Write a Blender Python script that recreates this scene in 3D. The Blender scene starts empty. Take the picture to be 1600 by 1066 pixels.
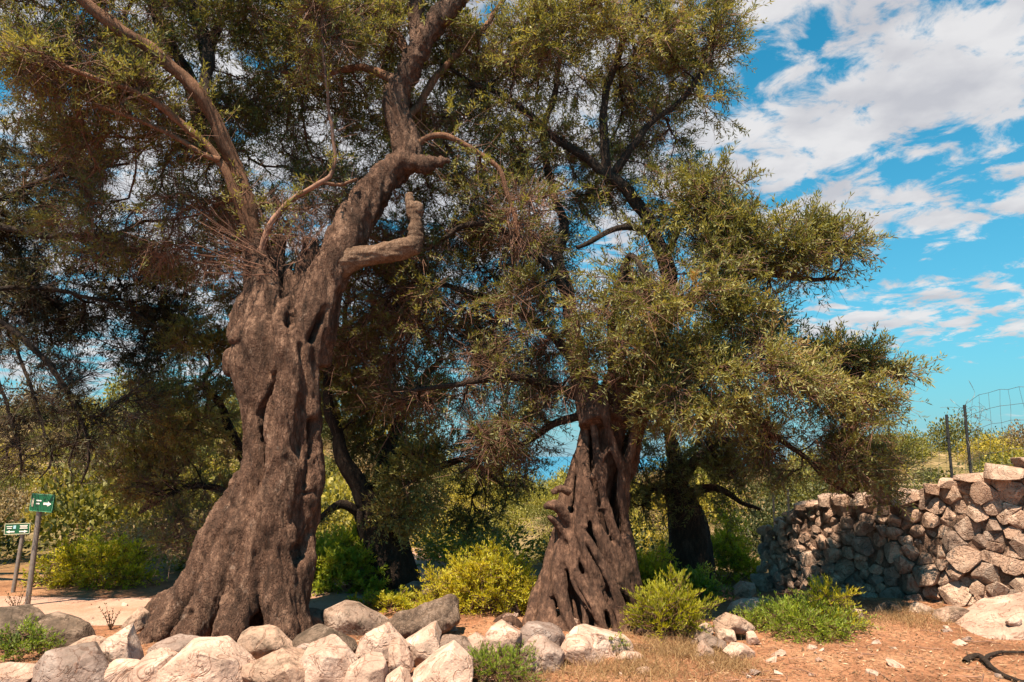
import bpy, bmesh, math, random
import numpy as np
from mathutils import Vector

random.seed(7)
rng = np.random.default_rng(7)
S = bpy.context.scene
COL = S.collection
A = np.array

# ------------------------------------------------------------------ camera
CAM = A([0.0, 0.0, 1.9]); PITCH = math.radians(9.5); FPX = 1067.0
cam = bpy.data.cameras.new('camera'); cam.lens = 24.0; cam.sensor_width = 36.0
cam.clip_start = 0.05; cam.clip_end = 30000
camo = bpy.data.objects.new('camera', cam); COL.objects.link(camo)
camo.location = CAM; camo.rotation_euler = (math.pi / 2 + PITCH, 0, 0)
S.camera = camo

# ------------------------------------------------------------------ light
SUN_EL, SUN_AZ = math.radians(63), math.radians(207)      # azimuth clockwise from +Y: behind the camera, to the left
to_sun = Vector((math.sin(SUN_AZ) * math.cos(SUN_EL), math.cos(SUN_AZ) * math.cos(SUN_EL), math.sin(SUN_EL)))
sun = bpy.data.lights.new('sun', 'SUN'); sun.energy = 5.0; sun.angle = math.radians(0.5); sun.color = (1.0, 0.83, 0.62)
suno = bpy.data.objects.new('sun', sun); COL.objects.link(suno)
suno.rotation_euler = to_sun.to_track_quat('Z', 'Y').to_euler()
S.view_settings.view_transform = 'Standard'; S.view_settings.look = 'None'
S.view_settings.exposure = 1.5; S.view_settings.gamma = 1.0; S.view_settings.use_curve_mapping = False
cy = S.cycles
cy.max_bounces = 6; cy.diffuse_bounces = 3; cy.glossy_bounces = 2; cy.transmission_bounces = 3; cy.transparent_max_bounces = 4
cy.caustics_reflective = False; cy.caustics_refractive = False

# ------------------------------------------------------------------ sky
SKY_STRENGTH = 0.05
world = bpy.data.worlds.new('World'); S.world = world; world.use_nodes = True
def build_sky():
    nt = world.node_tree; N = nt.nodes; L = nt.links; N.clear()
    def nd(t, **k):
        n = N.new(t)
        for a, b in k.items(): setattr(n, a, b)
        return n
    def M(op, a, b=None, c=None, clamp=False):
        n = nd('ShaderNodeMath', operation=op, use_clamp=clamp)
        for i, v in enumerate((a, b, c)):
            if v is None: continue
            if hasattr(v, 'is_output'): L.new(v, n.inputs[i])
            else: n.inputs[i].default_value = v
        return n.outputs[0]
    def VM(op, a, b):
        n = nd('ShaderNodeVectorMath', operation=op)
        for i, v in enumerate((a, b)):
            if v is None: continue
            if hasattr(v, 'is_output'): L.new(v, n.inputs[i])
            else: n.inputs[i].default_value = v
        return n
    out = nd('ShaderNodeOutputWorld'); bg = nd('ShaderNodeBackground'); bg.inputs[1].default_value = SKY_STRENGTH
    L.new(bg.outputs[0], out.inputs[0])
    sky = nd('ShaderNodeTexSky'); sky.sky_type = 'NISHITA'; sky.sun_disc = False
    sky.sun_elevation = SUN_EL; sky.sun_rotation = SUN_AZ; sky.air_density = 1.0; sky.dust_density = 0.6; sky.ozone_density = 2.0
    tint = nd('ShaderNodeMix', data_type='RGBA', blend_type='MULTIPLY'); tint.inputs[0].default_value = 1.0
    L.new(sky.outputs[0], tint.inputs[6]); tint.inputs[7].default_value = (0.0, 1.12, 1.22, 1)
    tc = nd('ShaderNodeTexCoord'); d = tc.outputs['Generated']
    sp = nd('ShaderNodeSeparateXYZ'); L.new(d, sp.inputs[0])
    zc = M('MAXIMUM', sp.outputs[2], 0.0); den = M('ADD', zc, 0.16)
    cb = nd('ShaderNodeCombineXYZ')
    L.new(M('DIVIDE', sp.outputs[0], den), cb.inputs[0]); L.new(M('DIVIDE', sp.outputs[1], den), cb.inputs[1])
    n1 = nd('ShaderNodeTexNoise'); n1.inputs['Scale'].default_value = 7.5; n1.inputs['Detail'].default_value = 12
    n1.inputs['Roughness'].default_value = 0.62; n1.inputs['Distortion'].default_value = 0.35
    L.new(cb.outputs[0], n1.inputs['Vector'])
    n2 = nd('ShaderNodeTexNoise'); n2.inputs['Scale'].default_value = 1.1; n2.inputs['Detail'].default_value = 2
    L.new(cb.outputs[0], n2.inputs['Vector'])
    dens = M('ADD', M('MULTIPLY', n1.outputs[0], 0.9), M('MULTIPLY', n2.outputs[0], 0.1))
    # cloud banks (+) and clear lanes (-): direction, horizontal and vertical spread
    def dirpx(px, py):
        u = (px - 800) / FPX; v = (533 - py) / FPX
        w = A([u, math.cos(PITCH) - v * math.sin(PITCH), math.sin(PITCH) + v * math.cos(PITCH)])
        return w / np.linalg.norm(w)
    for (px, py, rx, ry, amp) in ((1270, 10, 90, 40, .17), (1420, 150, 210, 80, .20), (1560, 60, 120, 60, .14), (1240, 248, 150, 26, .18),
                                  (1480, 252, 60, 14, .12), (1250, 320, 130, 32, .13), (1480, 345, 190, 34, .17), (1500, 485, 140, 40, .16),
                                  (1330, 505, 60, 26, .12), (1210, 95, 60, 36, -.16), (1440, 225, 110, 12, -.10), (1280, 285, 160, 12, -.14), (1450, 405, 170, 24, -.18),
                                  (1400, 285, 100, 14, -.10), (1190, 180, 40, 30, -.06), (1400, 600, 260, 45, -.16), (650, 150, 420, 230, .34), (150, 450, 260, 220, .16)):
        c = dirpx(px, py); sx = FPX / rx; sz = FPX / ry
        ln = VM('LENGTH', VM('MULTIPLY', VM('SUBTRACT', d, tuple(c)).outputs[0], (sx, sx, sz)).outputs[0], None)
        g = M('POWER', 2.718, M('MULTIPLY', M('MULTIPLY', ln.outputs['Value'], ln.outputs['Value']), -0.9))
        dens = M('ADD', dens, M('MULTIPLY', g, amp * .66))
    # pale sea haze low over the horizon
    hz = M('POWER', 2.718, M('MULTIPLY', zc, -4.6))
    hm = nd('ShaderNodeMix', data_type='RGBA'); L.new(M('MULTIPLY', hz, .95), hm.inputs[0]); L.new(tint.outputs[2], hm.inputs[6]); hm.inputs[7].default_value = (2.6, 4.0, 4.7, 1)
    tint = hm
    mask = nd('ShaderNodeMapRange'); mask.interpolation_type = 'SMOOTHSTEP'
    mask.inputs['From Min'].default_value = 0.515; mask.inputs['From Max'].default_value = 0.655
    L.new(dens, mask.inputs['Value'])
    fade = nd('ShaderNodeMapRange'); fade.inputs['From Min'].default_value = 0.0; fade.inputs['From Max'].default_value = 0.10
    L.new(sp.outputs[2], fade.inputs['Value'])
    mk = M('MULTIPLY', M('MULTIPLY', mask.outputs[0], fade.outputs[0]), 0.94)
    # cloud body shade from its own density
    n3 = nd('ShaderNodeTexNoise'); n3.inputs['Scale'].default_value = 5.0; n3.inputs['Detail'].default_value = 6
    L.new(cb.outputs[0], n3.inputs['Vector'])
    cr = nd('ShaderNodeValToRGB'); e = cr.color_ramp.elements
    e[0].position = .36; e[0].color = (4.2, 4.15, 4.4, 1); e[1].position = .62; e[1].color = (6.0, 5.85, 5.85, 1)
    L.new(n3.outputs[0], cr.inputs[0])
    mx = nd('ShaderNodeMix', data_type='RGBA'); L.new(mk, mx.inputs[0]); L.new(tint.outputs[2], mx.inputs[6]); L.new(cr.outputs[0], mx.inputs[7])
    L.new(mx.outputs[2], bg.inputs[0])
build_sky()

# ------------------------------------------------------------------ helpers
def at(px, py, Y):
    u = (px - 800) / FPX; v = (533 - py) / FPX
    w = A([u, math.cos(PITCH) - v * math.sin(PITCH), math.sin(PITCH) + v * math.cos(PITCH)])
    return CAM + w * (Y / w[1])
def mpp(px, py, Y):                                          # metres per photo pixel at that place
    v = (533 - py) / FPX
    return Y / (math.cos(PITCH) - v * math.sin(PITCH)) / FPX

def hash01(ix, iy, iz, seed):
    h = (ix * 374761393 + iy * 668265263 + iz * 1274126177 + seed * 974634777) & 0x7fffffff
    h = ((h ^ (h >> 13)) * 1103515245) & 0x7fffffff
    h = ((h ^ (h >> 16)) * 1540483477) & 0x7fffffff
    return ((h ^ (h >> 15)) & 0xffffff) / float(0xffffff)
def vnoise(P, seed=0):
    P = np.asarray(P, float); I = np.floor(P).astype(np.int64); f = P - I; f = f * f * (3 - 2 * f)
    r = 0
    for dx in (0, 1):
        for dy in (0, 1):
            for dz in (0, 1):
                w = (f[:, 0] if dx else 1 - f[:, 0]) * (f[:, 1] if dy else 1 - f[:, 1]) * (f[:, 2] if dz else 1 - f[:, 2])
                r = r + w * hash01(I[:, 0] + dx, I[:, 1] + dy, I[:, 2] + dz, seed)
    return r * 2 - 1
def fbm(P, seed=0, octv=4, gain=.5):
    P = np.asarray(P, float); a = 1; r = 0; t = 0
    for o in range(octv):
        r = r + a * vnoise(P * 2 ** o + 17.3 * o, seed + o); t += a; a *= gain
    return r / t
def sstep(a, b, x):
    t = np.clip((x - a) / (b - a), 0, 1); return t * t * (3 - 2 * t)
def unit(v): return v / np.maximum(np.linalg.norm(v, axis=-1, keepdims=True), 1e-9)

def mesh_np(name, V, F, smooth=False, tint=None):
    me = bpy.data.meshes.new(name); V = np.asarray(V, np.float32); F = np.asarray(F, np.int32)
    k = F.shape[1]
    me.vertices.add(len(V)); me.vertices.foreach_set('co', V.ravel())
    me.loops.add(F.size); me.loops.foreach_set('vertex_index', F.ravel())
    me.polygons.add(len(F)); me.polygons.foreach_set('loop_start', np.arange(0, F.size, k, dtype=np.int32))
    me.polygons.foreach_set('use_smooth', np.full(len(F), smooth))
    if tint is not None:
        at_ = me.attributes.new('tint', 'FLOAT', 'POINT'); at_.data.foreach_set('value', np.asarray(tint, np.float32))
    me.update(calc_edges=True)
    return me

def tag(o, label=None, cat=None, group=None, kind=None):
    if label: o['label'] = label
    if cat: o['category'] = cat
    if group: o['group'] = group
    if kind: o['kind'] = kind
    return o
def root_at(name, loc, label, cat, group=None):
    o = bpy.data.objects.new(name, None); o.empty_display_size = .2; COL.objects.link(o); o.location = loc
    return tag(o, label, cat, group)
def put(name, V, F, mat, parent=None, loc=None, smooth=False, tint=None, kind=None):
    """one mesh object; V in world coordinates, kept relative to its own base"""
    V = np.asarray(V, float)
    base = A(parent.location) if parent is not None else (A(loc) if loc is not None else np.zeros(3))
    me = mesh_np(name, V - base, F, smooth, tint); me.materials.append(mat)
    o = bpy.data.objects.new(name, me); COL.objects.link(o)
    if parent is not None: o.parent = parent
    else: o.location = base
    if kind: o['kind'] = kind
    return o

class MB:
    def __init__(s): s.V = []; s.F = []; s.n = 0; s.T = []
    def add(s, V, F, t=None):
        s.V.append(np.asarray(V, float)); s.F.append(np.asarray(F) + s.n); s.n += len(V)
        s.T.append(np.full(len(V), .5 if t is None else t))
    def get(s): return np.concatenate(s.V), np.concatenate(s.F)
    def tint(s): return np.concatenate(s.T)

def frames(P):
    T = np.gradient(P, axis=0); T = unit(T)
    m = np.abs(T).mean(0); ref = np.zeros(3); ref[np.argmin(m)] = 1
    Nn = unit(np.cross(T, ref)); B = np.cross(T, Nn)
    return T, Nn, B
def tube(P, R, n=6, tri=False, squash=None):
    P = np.asarray(P, float); R = np.broadcast_to(np.asarray(R, float), (len(P),)); k = len(P)
    T, Nn, B = frames(P)
    a = np.linspace(0, 2 * np.pi, n, endpoint=False)
    V = P[:, None] + R[:, None, None] * (np.cos(a)[None, :, None] * Nn[:, None] + np.sin(a)[None, :, None] * B[:, None])
    V = V.reshape(-1, 3)
    i = np.arange(k - 1)[:, None] * n; j = np.arange(n)[None]; j2 = (j + 1) % n
    Q = np.stack([i + j, i + j2, i + n + j2, i + n + j], -1).reshape(-1, 4)
    if not tri: return V, Q
    c0, c1 = len(V), len(V) + 1
    V = np.vstack([V, P[0] - T[0] * R[0] * .3, P[-1] + T[-1] * R[-1] * .3])
    F = np.vstack([Q[:, [0, 1, 2]], Q[:, [0, 2, 3]]])
    jj = np.arange(n); e = (k - 1) * n
    F = np.vstack([F, np.stack([np.full(n, c0), (jj + 1) % n, jj], -1), np.stack([np.full(n, c1), e + jj, e + (jj + 1) % n], -1)])
    return V, F
def resample(P, step):
    """Catmull-Rom through the points (any columns), about `step` apart in the first three"""
    P = np.asarray(P, float); out = []
    Q = np.vstack([2 * P[0] - P[1], P, 2 * P[-1] - P[-2]])
    for i in range(1, len(Q) - 2):
        n = max(2, int(np.linalg.norm(Q[i + 1, :3] - Q[i, :3]) / step))
        t = np.linspace(0, 1, n, endpoint=False)[:, None]
        out.append(.5 * (2 * Q[i] + (Q[i + 1] - Q[i - 1]) * t + (2 * Q[i - 1] - 5 * Q[i] + 4 * Q[i + 1] - Q[i + 2]) * t ** 2
                         + (3 * Q[i] - Q[i - 1] - 3 * Q[i + 1] + Q[i + 2]) * t ** 3))
    out.append(P[-1:]); return np.vstack(out)

# ------------------------------------------------------------------ materials
def mat_new(name):
    m = bpy.data.materials.new(name); m.use_nodes = True
    nt = m.node_tree; b = nt.nodes['Principled BSDF']
    return m, nt, b
def ramp(nt, fac, stops):
    r = nt.nodes.new('ShaderNodeValToRGB'); els = r.color_ramp.elements
    while len(els) < len(stops): els.new(.5)
    for e, (p, c) in zip(els, stops): e.position = p; e.color = (*c, 1)
    nt.links.new(fac, r.inputs[0]); return r.outputs[0]
def noise(nt, scale, detail=5, rough=.55, vec=None, dist=0):
    n = nt.nodes.new('ShaderNodeTexNoise'); n.inputs['Scale'].default_value = scale; n.inputs['Detail'].default_value = detail
    n.inputs['Roughness'].default_value = rough; n.inputs['Distortion'].default_value = dist
    if vec is not None: nt.links.new(vec, n.inputs['Vector'])
    return n.outputs[0]
def voro(nt, scale, feature='F1', vec=None, rnd=1.0):
    n = nt.nodes.new('ShaderNodeTexVoronoi'); n.feature = feature; n.inputs['Scale'].default_value = scale; n.inputs['Randomness'].default_value = rnd
    if vec is not None: nt.links.new(vec, n.inputs['Vector'])
    return n
def mapping(nt, scale=(1, 1, 1), rot=(0, 0, 0), src='Object'):
    tc = nt.nodes.new('ShaderNodeTexCoord'); mp = nt.nodes.new('ShaderNodeMapping')
    mp.inputs['Scale'].default_value = scale; mp.inputs['Rotation'].default_value = rot
    nt.links.new(tc.outputs[src], mp.inputs[0]); return mp.outputs[0]
def mth(nt, op, a, b, clamp=False):
    n = nt.nodes.new('ShaderNodeMath'); n.operation = op; n.use_clamp = clamp
    for i, v in enumerate((a, b)):
        if hasattr(v, 'is_output'): nt.links.new(v, n.inputs[i])
        else: n.inputs[i].default_value = v
    return n.outputs[0]
def mixc(nt, fac, a, b, blend='MIX'):
    n = nt.nodes.new('ShaderNodeMix'); n.data_type = 'RGBA'; n.blend_type = blend
    for k, v in ((0, fac), (6, a), (7, b)):
        if hasattr(v, 'is_output'): nt.links.new(v, n.inputs[k])
        elif k == 0: n.inputs[0].default_value = v
        else: n.inputs[k].default_value = (*v, 1)
    return n.outputs[2]
def bump(nt, b, h, strength, dist):
    n = nt.nodes.new('ShaderNodeBump'); n.inputs['Strength'].default_value = strength; n.inputs['Distance'].default_value = dist
    nt.links.new(h, n.inputs['Height']); nt.links.new(n.outputs[0], b.inputs['Normal'])

def mat_bark(name, dark, mid, light, scale=1.0, lichen=None, crack=.8, cw=.55, stain=.7):
    m, nt, b = mat_new(name)
    v = mapping(nt, (1, 1, .38))
    vp = mapping(nt, (1, 1, .24)); n5 = noise(nt, 17 * scale, 6, .65, vp, .3)
    n1 = noise(nt, 5 * scale, 8, .65, v, .4); n2 = noise(nt, 26 * scale, 6, .7, v)
    vo = voro(nt, 52 * scale, 'DISTANCE_TO_EDGE', v).outputs['Distance']
    cr = mth(nt, 'MINIMUM', mth(nt, 'MULTIPLY', vo, 5.0), 1.0)
    f = mth(nt, 'ADD', mth(nt, 'MULTIPLY', n1, .35), mth(nt, 'ADD', mth(nt, 'MULTIPLY', n2, .3), mth(nt, 'MULTIPLY', n5, .35)))
    c = ramp(nt, f, [(.38, dark), (.5, mid), (.63, light)])
    c = mixc(nt, mth(nt, 'MULTIPLY', mth(nt, 'SUBTRACT', 1.0, cr), cw), c, tuple(x * .35 for x in dark))
    bl = noise(nt, 2.6, 7, .7, mapping(nt, (1, 1, .45)), .8)
    c = mixc(nt, mth(nt, 'MULTIPLY', mth(nt, 'MULTIPLY', mth(nt, 'SUBTRACT', bl, .50), 6.0, True), stain), c, tuple(x * .55 for x in dark))
    if lichen:
        l = noise(nt, 9 * scale, 9, .75, mapping(nt, (1, 1, .7)))
        lf = mth(nt, 'MULTIPLY', mth(nt, 'SUBTRACT', l, .60), 8.0, True)
        c = mixc(nt, mth(nt, 'MULTIPLY', lf, .7), c, lichen)
    nt.links.new(c, b.inputs['Base Color']); b.inputs['Roughness'].default_value = .9
    b.inputs['Specular IOR Level'].default_value = .25
    bump(nt, b, mth(nt, 'ADD', mth(nt, 'MULTIPLY', cr, cw * .7), mth(nt, 'ADD', mth(nt, 'MULTIPLY', n2, .8), mth(nt, 'MULTIPLY', n5, 1.8))), crack, .04 / scale)
    return m
BARK_A = mat_bark('bark_rugged', (.034, .019, .013), (.105, .055, .037), (.30, .18, .125), 1.0, (.36, .27, .22), .9, .28)
BARK_B = mat_bark('bark_twisted', (.020, .011, .008), (.080, .042, .029), (.22, .125, .085), 1.3, None, .7, .15)
BARK_LIMB = mat_bark('bark_limb', (.07, .034, .021), (.20, .098, .056), (.34, .185, .12), 2.4, None, .8, .4, .4)
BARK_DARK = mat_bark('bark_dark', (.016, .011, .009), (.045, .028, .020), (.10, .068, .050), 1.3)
WOOD_CUT = mat_bark('weathered_wood', (.08, .045, .03), (.22, .13, .085), (.38, .26, .19), 2.0)
def mat_plain(name, col, rough=.8, metal=0.0, var=.25, scale=40):
    m, nt, b = mat_new(name)
    n = noise(nt, scale, 4, .6, mapping(nt))
    c = ramp(nt, n, [(.3, tuple(x * (1 - var) for x in col)), (.7, tuple(min(1, x * (1 + var)) for x in col))])
    nt.links.new(c, b.inputs['Base Color']); b.inputs['Roughness'].default_value = rough; b.inputs['Metallic'].default_value = metal
    return m
TWIG = mat_plain('twig_bark', (.115, .058, .038), .9, 0, .5, 6)
TWIG_RED = mat_plain('dry_twig', (.20, .105, .072), .9, 0, .5, 6)
TWIG_SHADE_DK = mat_plain('twig_bark_shade_dark', (.055, .032, .022), .9, 0, .5, 6)  # twigs of the left-edge olive, its crown shade put into the colour
TWIG_MIX = mat_plain('twig_bark_brown', (.15, .075, .05), .9, 0, .5, 6)
def mat_leaf(name, stops, back=.35, trans=.35, rough=.55, vary=False):
    m, nt, b = mat_new(name)
    at_ = nt.nodes.new('ShaderNodeAttribute'); at_.attribute_name = 'tint'
    c = ramp(nt, at_.outputs['Fac'], stops)
    geo = nt.nodes.new('ShaderNodeNewGeometry')
    if vary:
        oi = nt.nodes.new('ShaderNodeObjectInfo'); c = mixc(nt, 1.0, c, ramp(nt, oi.outputs['Random'], [(0, (.42, .48, .5)), (.5, (.9, .9, .8)), (1, (1.25, 1.1, .8))]), 'MULTIPLY')
    c2 = mixc(nt, mth(nt, 'MULTIPLY', geo.outputs['Backfacing'], back), c, (.19, .185, .11))
    nt.links.new(c2, b.inputs['Base Color']); b.inputs['Roughness'].default_value = rough
    b.inputs['Specular IOR Level'].default_value = .35
    tr = nt.nodes.new('ShaderNodeBsdfTranslucent'); nt.links.new(mixc(nt, .6, c, (1.35, 1.15, .5), 'MULTIPLY'), tr.inputs[0])
    mx = nt.nodes.new('ShaderNodeMixShader'); mx.inputs[0].default_value = trans
    nt.links.new(b.outputs[0], mx.inputs[1]); nt.links.new(tr.outputs[0], mx.inputs[2])
    nt.links.new(mx.outputs[0], nt.nodes['Material Output'].inputs[0])
    return m
LEAF = mat_leaf('olive_leaf', [(0, (.040, .044, .012)), (.35, (.125, .128, .030)), (.62, (.225, .225, .055)), (.86, (.33, .30, .08)), (1, (.32, .20, .075))])
LEAF_SHADE_DK = mat_leaf('olive_leaf_shade_dark', [(0, (.020, .020, .008)), (.5, (.055, .048, .017)), (1, (.13, .09, .035))])  # olive leaf darkened: the left-edge crown's self-shadow is put into the colour
LEAF_YEL = mat_leaf('bush_leaf_yellow', [(0, (.11, .15, .012)), (.5, (.42, .41, .018)), (1, (.58, .49, .035))], .2, .5)
LEAF_GRN = mat_leaf('bush_leaf_green', [(0, (.06, .11, .014)), (.5, (.27, .36, .032)), (1, (.44, .48, .05))], .2, .5)
LEAF_MAQ = mat_leaf('maquis_leaf', [(0, (.06, .066, .014)), (.5, (.24, .225, .028)), (1, (.42, .35, .05))], .2, .35, .55, True)
LEAF_MAQ_DK = mat_leaf('maquis_leaf_dark', [(0, (.03, .04, .012)), (.5, (.085, .10, .02)), (1, (.18, .18, .035))], .2, .3, .55, True)
LEAF_DRY = mat_leaf('maquis_leaf_dry', [(0, (.10, .06, .03)), (.5, (.24, .16, .085)), (1, (.38, .29, .13))], .2, .3, .55, True)
STRAW = mat_leaf('dry_straw', [(0, (.14, .075, .035)), (.5, (.30, .18, .085)), (1, (.46, .32, .17))], .1, .3, .8)

def mat_rock(name, base, pale, stain, grey, obj_random=True, bstr=.5, moss=None, sc=1.0):
    m, nt, b = mat_new(name)
    v = mapping(nt)
    if obj_random:
        oi = nt.nodes.new('ShaderNodeObjectInfo')
        cb = nt.nodes.new('ShaderNodeVectorMath'); cb.operation = 'ADD'; nt.links.new(v, cb.inputs[0])
        sc_ = nt.nodes.new('ShaderNodeVectorMath'); sc_.operation = 'SCALE'; sc_.inputs[0].default_value = (37, 19, 53); nt.links.new(oi.outputs['Random'], sc_.inputs['Scale'])
        nt.links.new(sc_.outputs[0], cb.inputs[1]); v = cb.outputs[0]
    n1 = noise(nt, 4 * sc, 7, .6, v, .6); n2 = noise(nt, 9 * sc, 8, .7, v, 1.0); n3 = noise(nt, 60 * sc, 5, .7, v)
    c = ramp(nt, n1, [(.32, grey), (.5, base), (.66, pale)])
    st = mth(nt, 'MULTIPLY', mth(nt, 'SUBTRACT', n2, .58), 7.0, True)
    c = mixc(nt, mth(nt, 'MULTIPLY', st, .75), c, stain)
    c = mixc(nt, .55, c, ramp(nt, n3, [(.3, (.55, .55, .55)), (.65, (1.15, 1.15, 1.15))]), 'MULTIPLY')
    # thin veins
    n4 = noise(nt, 3.3 * sc, 4, .5, v, 1.6)
    ve = mth(nt, 'SUBTRACT', 1.0, mth(nt, 'MULTIPLY', mth(nt, 'ABSOLUTE', mth(nt, 'SUBTRACT', n4, .5), 0), 45.0), True)
    c = mixc(nt, mth(nt, 'MULTIPLY', ve, .6), c, tuple(x * .45 for x in stain))
    if moss:
        mo = mth(nt, 'MULTIPLY', mth(nt, 'SUBTRACT', noise(nt, 6 * sc, 9, .75, v), moss[1]), 9.0, True)
        c = mixc(nt, mth(nt, 'MULTIPLY', mo, .9), c, moss[0])
    if obj_random:
        c = mixc(nt, 1.0, c, ramp(nt, oi.outputs['Random'], [(0, (.50, .49, .50)), (.3, (.84, .78, .74)), (.65, (1, .90, .83)), (1, (1.12, 1.08, 1.04))]), 'MULTIPLY')
    nt.links.new(c, b.inputs['Base Color']); b.inputs['Roughness'].default_value = .85; b.inputs['Specular IOR Level'].default_value = .3
    pit = mth(nt, 'MINIMUM', mth(nt, 'MULTIPLY', voro(nt, 22 * sc, 'F1', v).outputs['Distance'], 2.2), 1.0)
    bump(nt, b, mth(nt, 'SUBTRACT', mth(nt, 'ADD', mth(nt, 'MULTIPLY', pit, .35), mth(nt, 'ADD', mth(nt, 'MULTIPLY', n3, .35), mth(nt, 'ADD', n1, n2))), mth(nt, 'MULTIPLY', ve, .5)), bstr, .05)
    return m
ROCK = mat_rock('pale_limestone', (.41, .30, .255), (.54, .44, .39), (.32, .13, .065), (.29, .22, .185), moss=((.16, .115, .09), .60))
ROCK_MOSS = mat_rock('lichened_limestone', (.36, .26, .21), (.48, .38, .32), (.26, .13, .08), (.25, .19, .155), moss=((.10, .075, .056), .51))
ROCK_DARK_SHADE = mat_rock('dark_shaded_limestone', (.12, .09, .07), (.24, .19, .16), (.08, .05, .035), (.07, .055, .045), moss=((.05, .038, .028), .48))  # dark mossy stone; on the left-edge rocks it paints in their shade
ROCK_WALL = mat_rock('wall_stone', (.37, .265, .21), (.50, .40, .335), (.31, .145, .08), (.235, .175, .145), sc=1.4, bstr=.7)
RUBBLE = mat_rock('rubble_fill', (.20, .12, .085), (.30, .19, .14), (.16, .08, .05), (.12, .08, .06), False, 1.0, sc=2.5)

def mat_ground():
    m, nt, b = mat_new('red_earth'); v = mapping(nt)
    n1 = noise(nt, .9, 6, .6, v, .3); n2 = noise(nt, 14, 8, .75, v); n3 = noise(nt, 70, 5, .7, v)
    c = ramp(nt, n1, [(.33, (.20, .095, .055)), (.5, (.36, .18, .105)), (.68, (.46, .27, .17))])
    c = mixc(nt, .8, c, ramp(nt, n2, [(.32, (.42, .38, .36)), (.66, (1.25, 1.2, 1.15))]), 'MULTIPLY')
    c = mixc(nt, .5, c, ramp(nt, n3, [(.35, (.5, .45, .42)), (.65, (1.3, 1.25, 1.2))]), 'MULTIPLY')
    # scrubby cover beyond the clearing
    g = nt.nodes.new('ShaderNodeNewGeometry'); sp = nt.nodes.new('ShaderNodeSeparateXYZ'); nt.links.new(g.outputs['Position'], sp.inputs[0])
    f = nt.nodes.new('ShaderNodeMapRange'); f.inputs['From Min'].default_value = 11; f.inputs['From Max'].default_value = 16
    nt.links.new(mth(nt, 'ADD', sp.outputs[1], mth(nt, 'MULTIPLY', n1, 3.0)), f.inputs['Value'])
    g2 = ramp(nt, noise(nt, .8, 8, .7, v), [(.36, (.06, .055, .02)), (.5, (.17, .125, .05)), (.66, (.36, .25, .15))])
    c = mixc(nt, f.outputs[0], c, mixc(nt, .6, g2, ramp(nt, n2, [(.3, (.4, .4, .4)), (.7, (1.3, 1.3, 1.3))]), 'MULTIPLY'))
    nt.links.new(c, b.inputs['Base Color']); b.inputs['Roughness'].default_value = .95; b.inputs['Specular IOR Level'].default_value = .15
    bump(nt, b, mth(nt, 'ADD', n2, mth(nt, 'MULTIPLY', n3, .6)), .8, .04)
    return m
GROUND = mat_ground()
def mat_path():
    m, nt, b = mat_new('pale_gravel'); v = mapping(nt)
    n1 = noise(nt, 1.5, 5, .6, v); n2 = noise(nt, 45, 6, .75, v)
    c = ramp(nt, n1, [(.35, (.32, .17, .11)), (.6, (.42, .27, .21))])
    c = mixc(nt, .7, c, ramp(nt, n2, [(.33, (.55, .5, .48)), (.62, (1.15, 1.12, 1.1))]), 'MULTIPLY')
    nt.links.new(c, b.inputs['Base Color']); b.inputs['Roughness'].default_value = .95
    bump(nt, b, n2, .6, .03); return m
PATH = mat_path()
def mat_sea():
    m, nt, b = mat_new('sea_water'); v = mapping(nt, (1, .3, 1))
    b.inputs['Base Color'].default_value = (.006, .13, .24, 1); b.inputs['Roughness'].default_value = .35
    bump(nt, b, noise(nt, .25, 6, .65, v), .5, 1.0); return m
SEA = mat_sea()
GREEN_BOARD = mat_plain('green_sign_paint', (.004, .085, .035), .45, 0, .15, 12)
WHITE_PAINT = mat_plain('white_sign_paint', (.72, .70, .66), .5, 0, .08, 30)
GREY_STEEL = mat_plain('galvanised_steel', (.23, .20, .18), .5, .5, .25, 25)
DARK_STEEL = mat_plain('dark_steel', (.02, .02, .022), .6, .3, .3, 25)
WIRE = mat_plain('fence_wire', (.11, .105, .10), .5, .5, .2, 25)

# ------------------------------------------------------------------ terrain
def gz(x, y):
    x = np.asarray(x, float); y = np.asarray(y, float)
    z = .12 * sstep(5.2, 6.6, x) * (1 - sstep(9, 10, y)) - .26 * sstep(9.4, 11.8, y) * sstep(2.0, 4.0, x) * (1 - sstep(13, 17, y))
    z = z - .022 * np.clip(y - 8.8, 0, 40) * (1 - .6 * sstep(2, 8, np.abs(x + 2)))        # falls away behind the trees
    z = z + 6.2 * sstep(14, 62, y) * sstep(.10, -.42, x / np.maximum(y, 6))               # rise on the left
    z = z + 2.6 * sstep(20, 60, y) * sstep(.32, .62, x / np.maximum(y, 6))                # low hill on the right
    z = z + .25 * sstep(12, 20, y) * fbm(np.stack([x * .12, y * .12, 0 * x], -1).reshape(-1, 3), 5).reshape(x.shape) * 3
    far = sstep(55, 190, np.hypot(x * .6, y) + 20 * (1 - sstep(.0, .35, np.abs(x / np.maximum(y, 6) - .05))))
    z = z - 24 * far
    z = z + .05 * fbm(np.stack([x * .9, y * .9, 0 * x], -1).reshape(-1, 3), 3).reshape(x.shape) * sstep(1, 4, y)
    return z
def gpt(px, py):
    """the ground point seen at a photo pixel"""
    Ys = np.linspace(3, 40, 800)
    pts = np.stack([at(px, py, y) for y in Ys]); d = pts[:, 2] - gz(pts[:, 0], pts[:, 1])
    i = np.argmax(d < 0); return pts[i]
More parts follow.
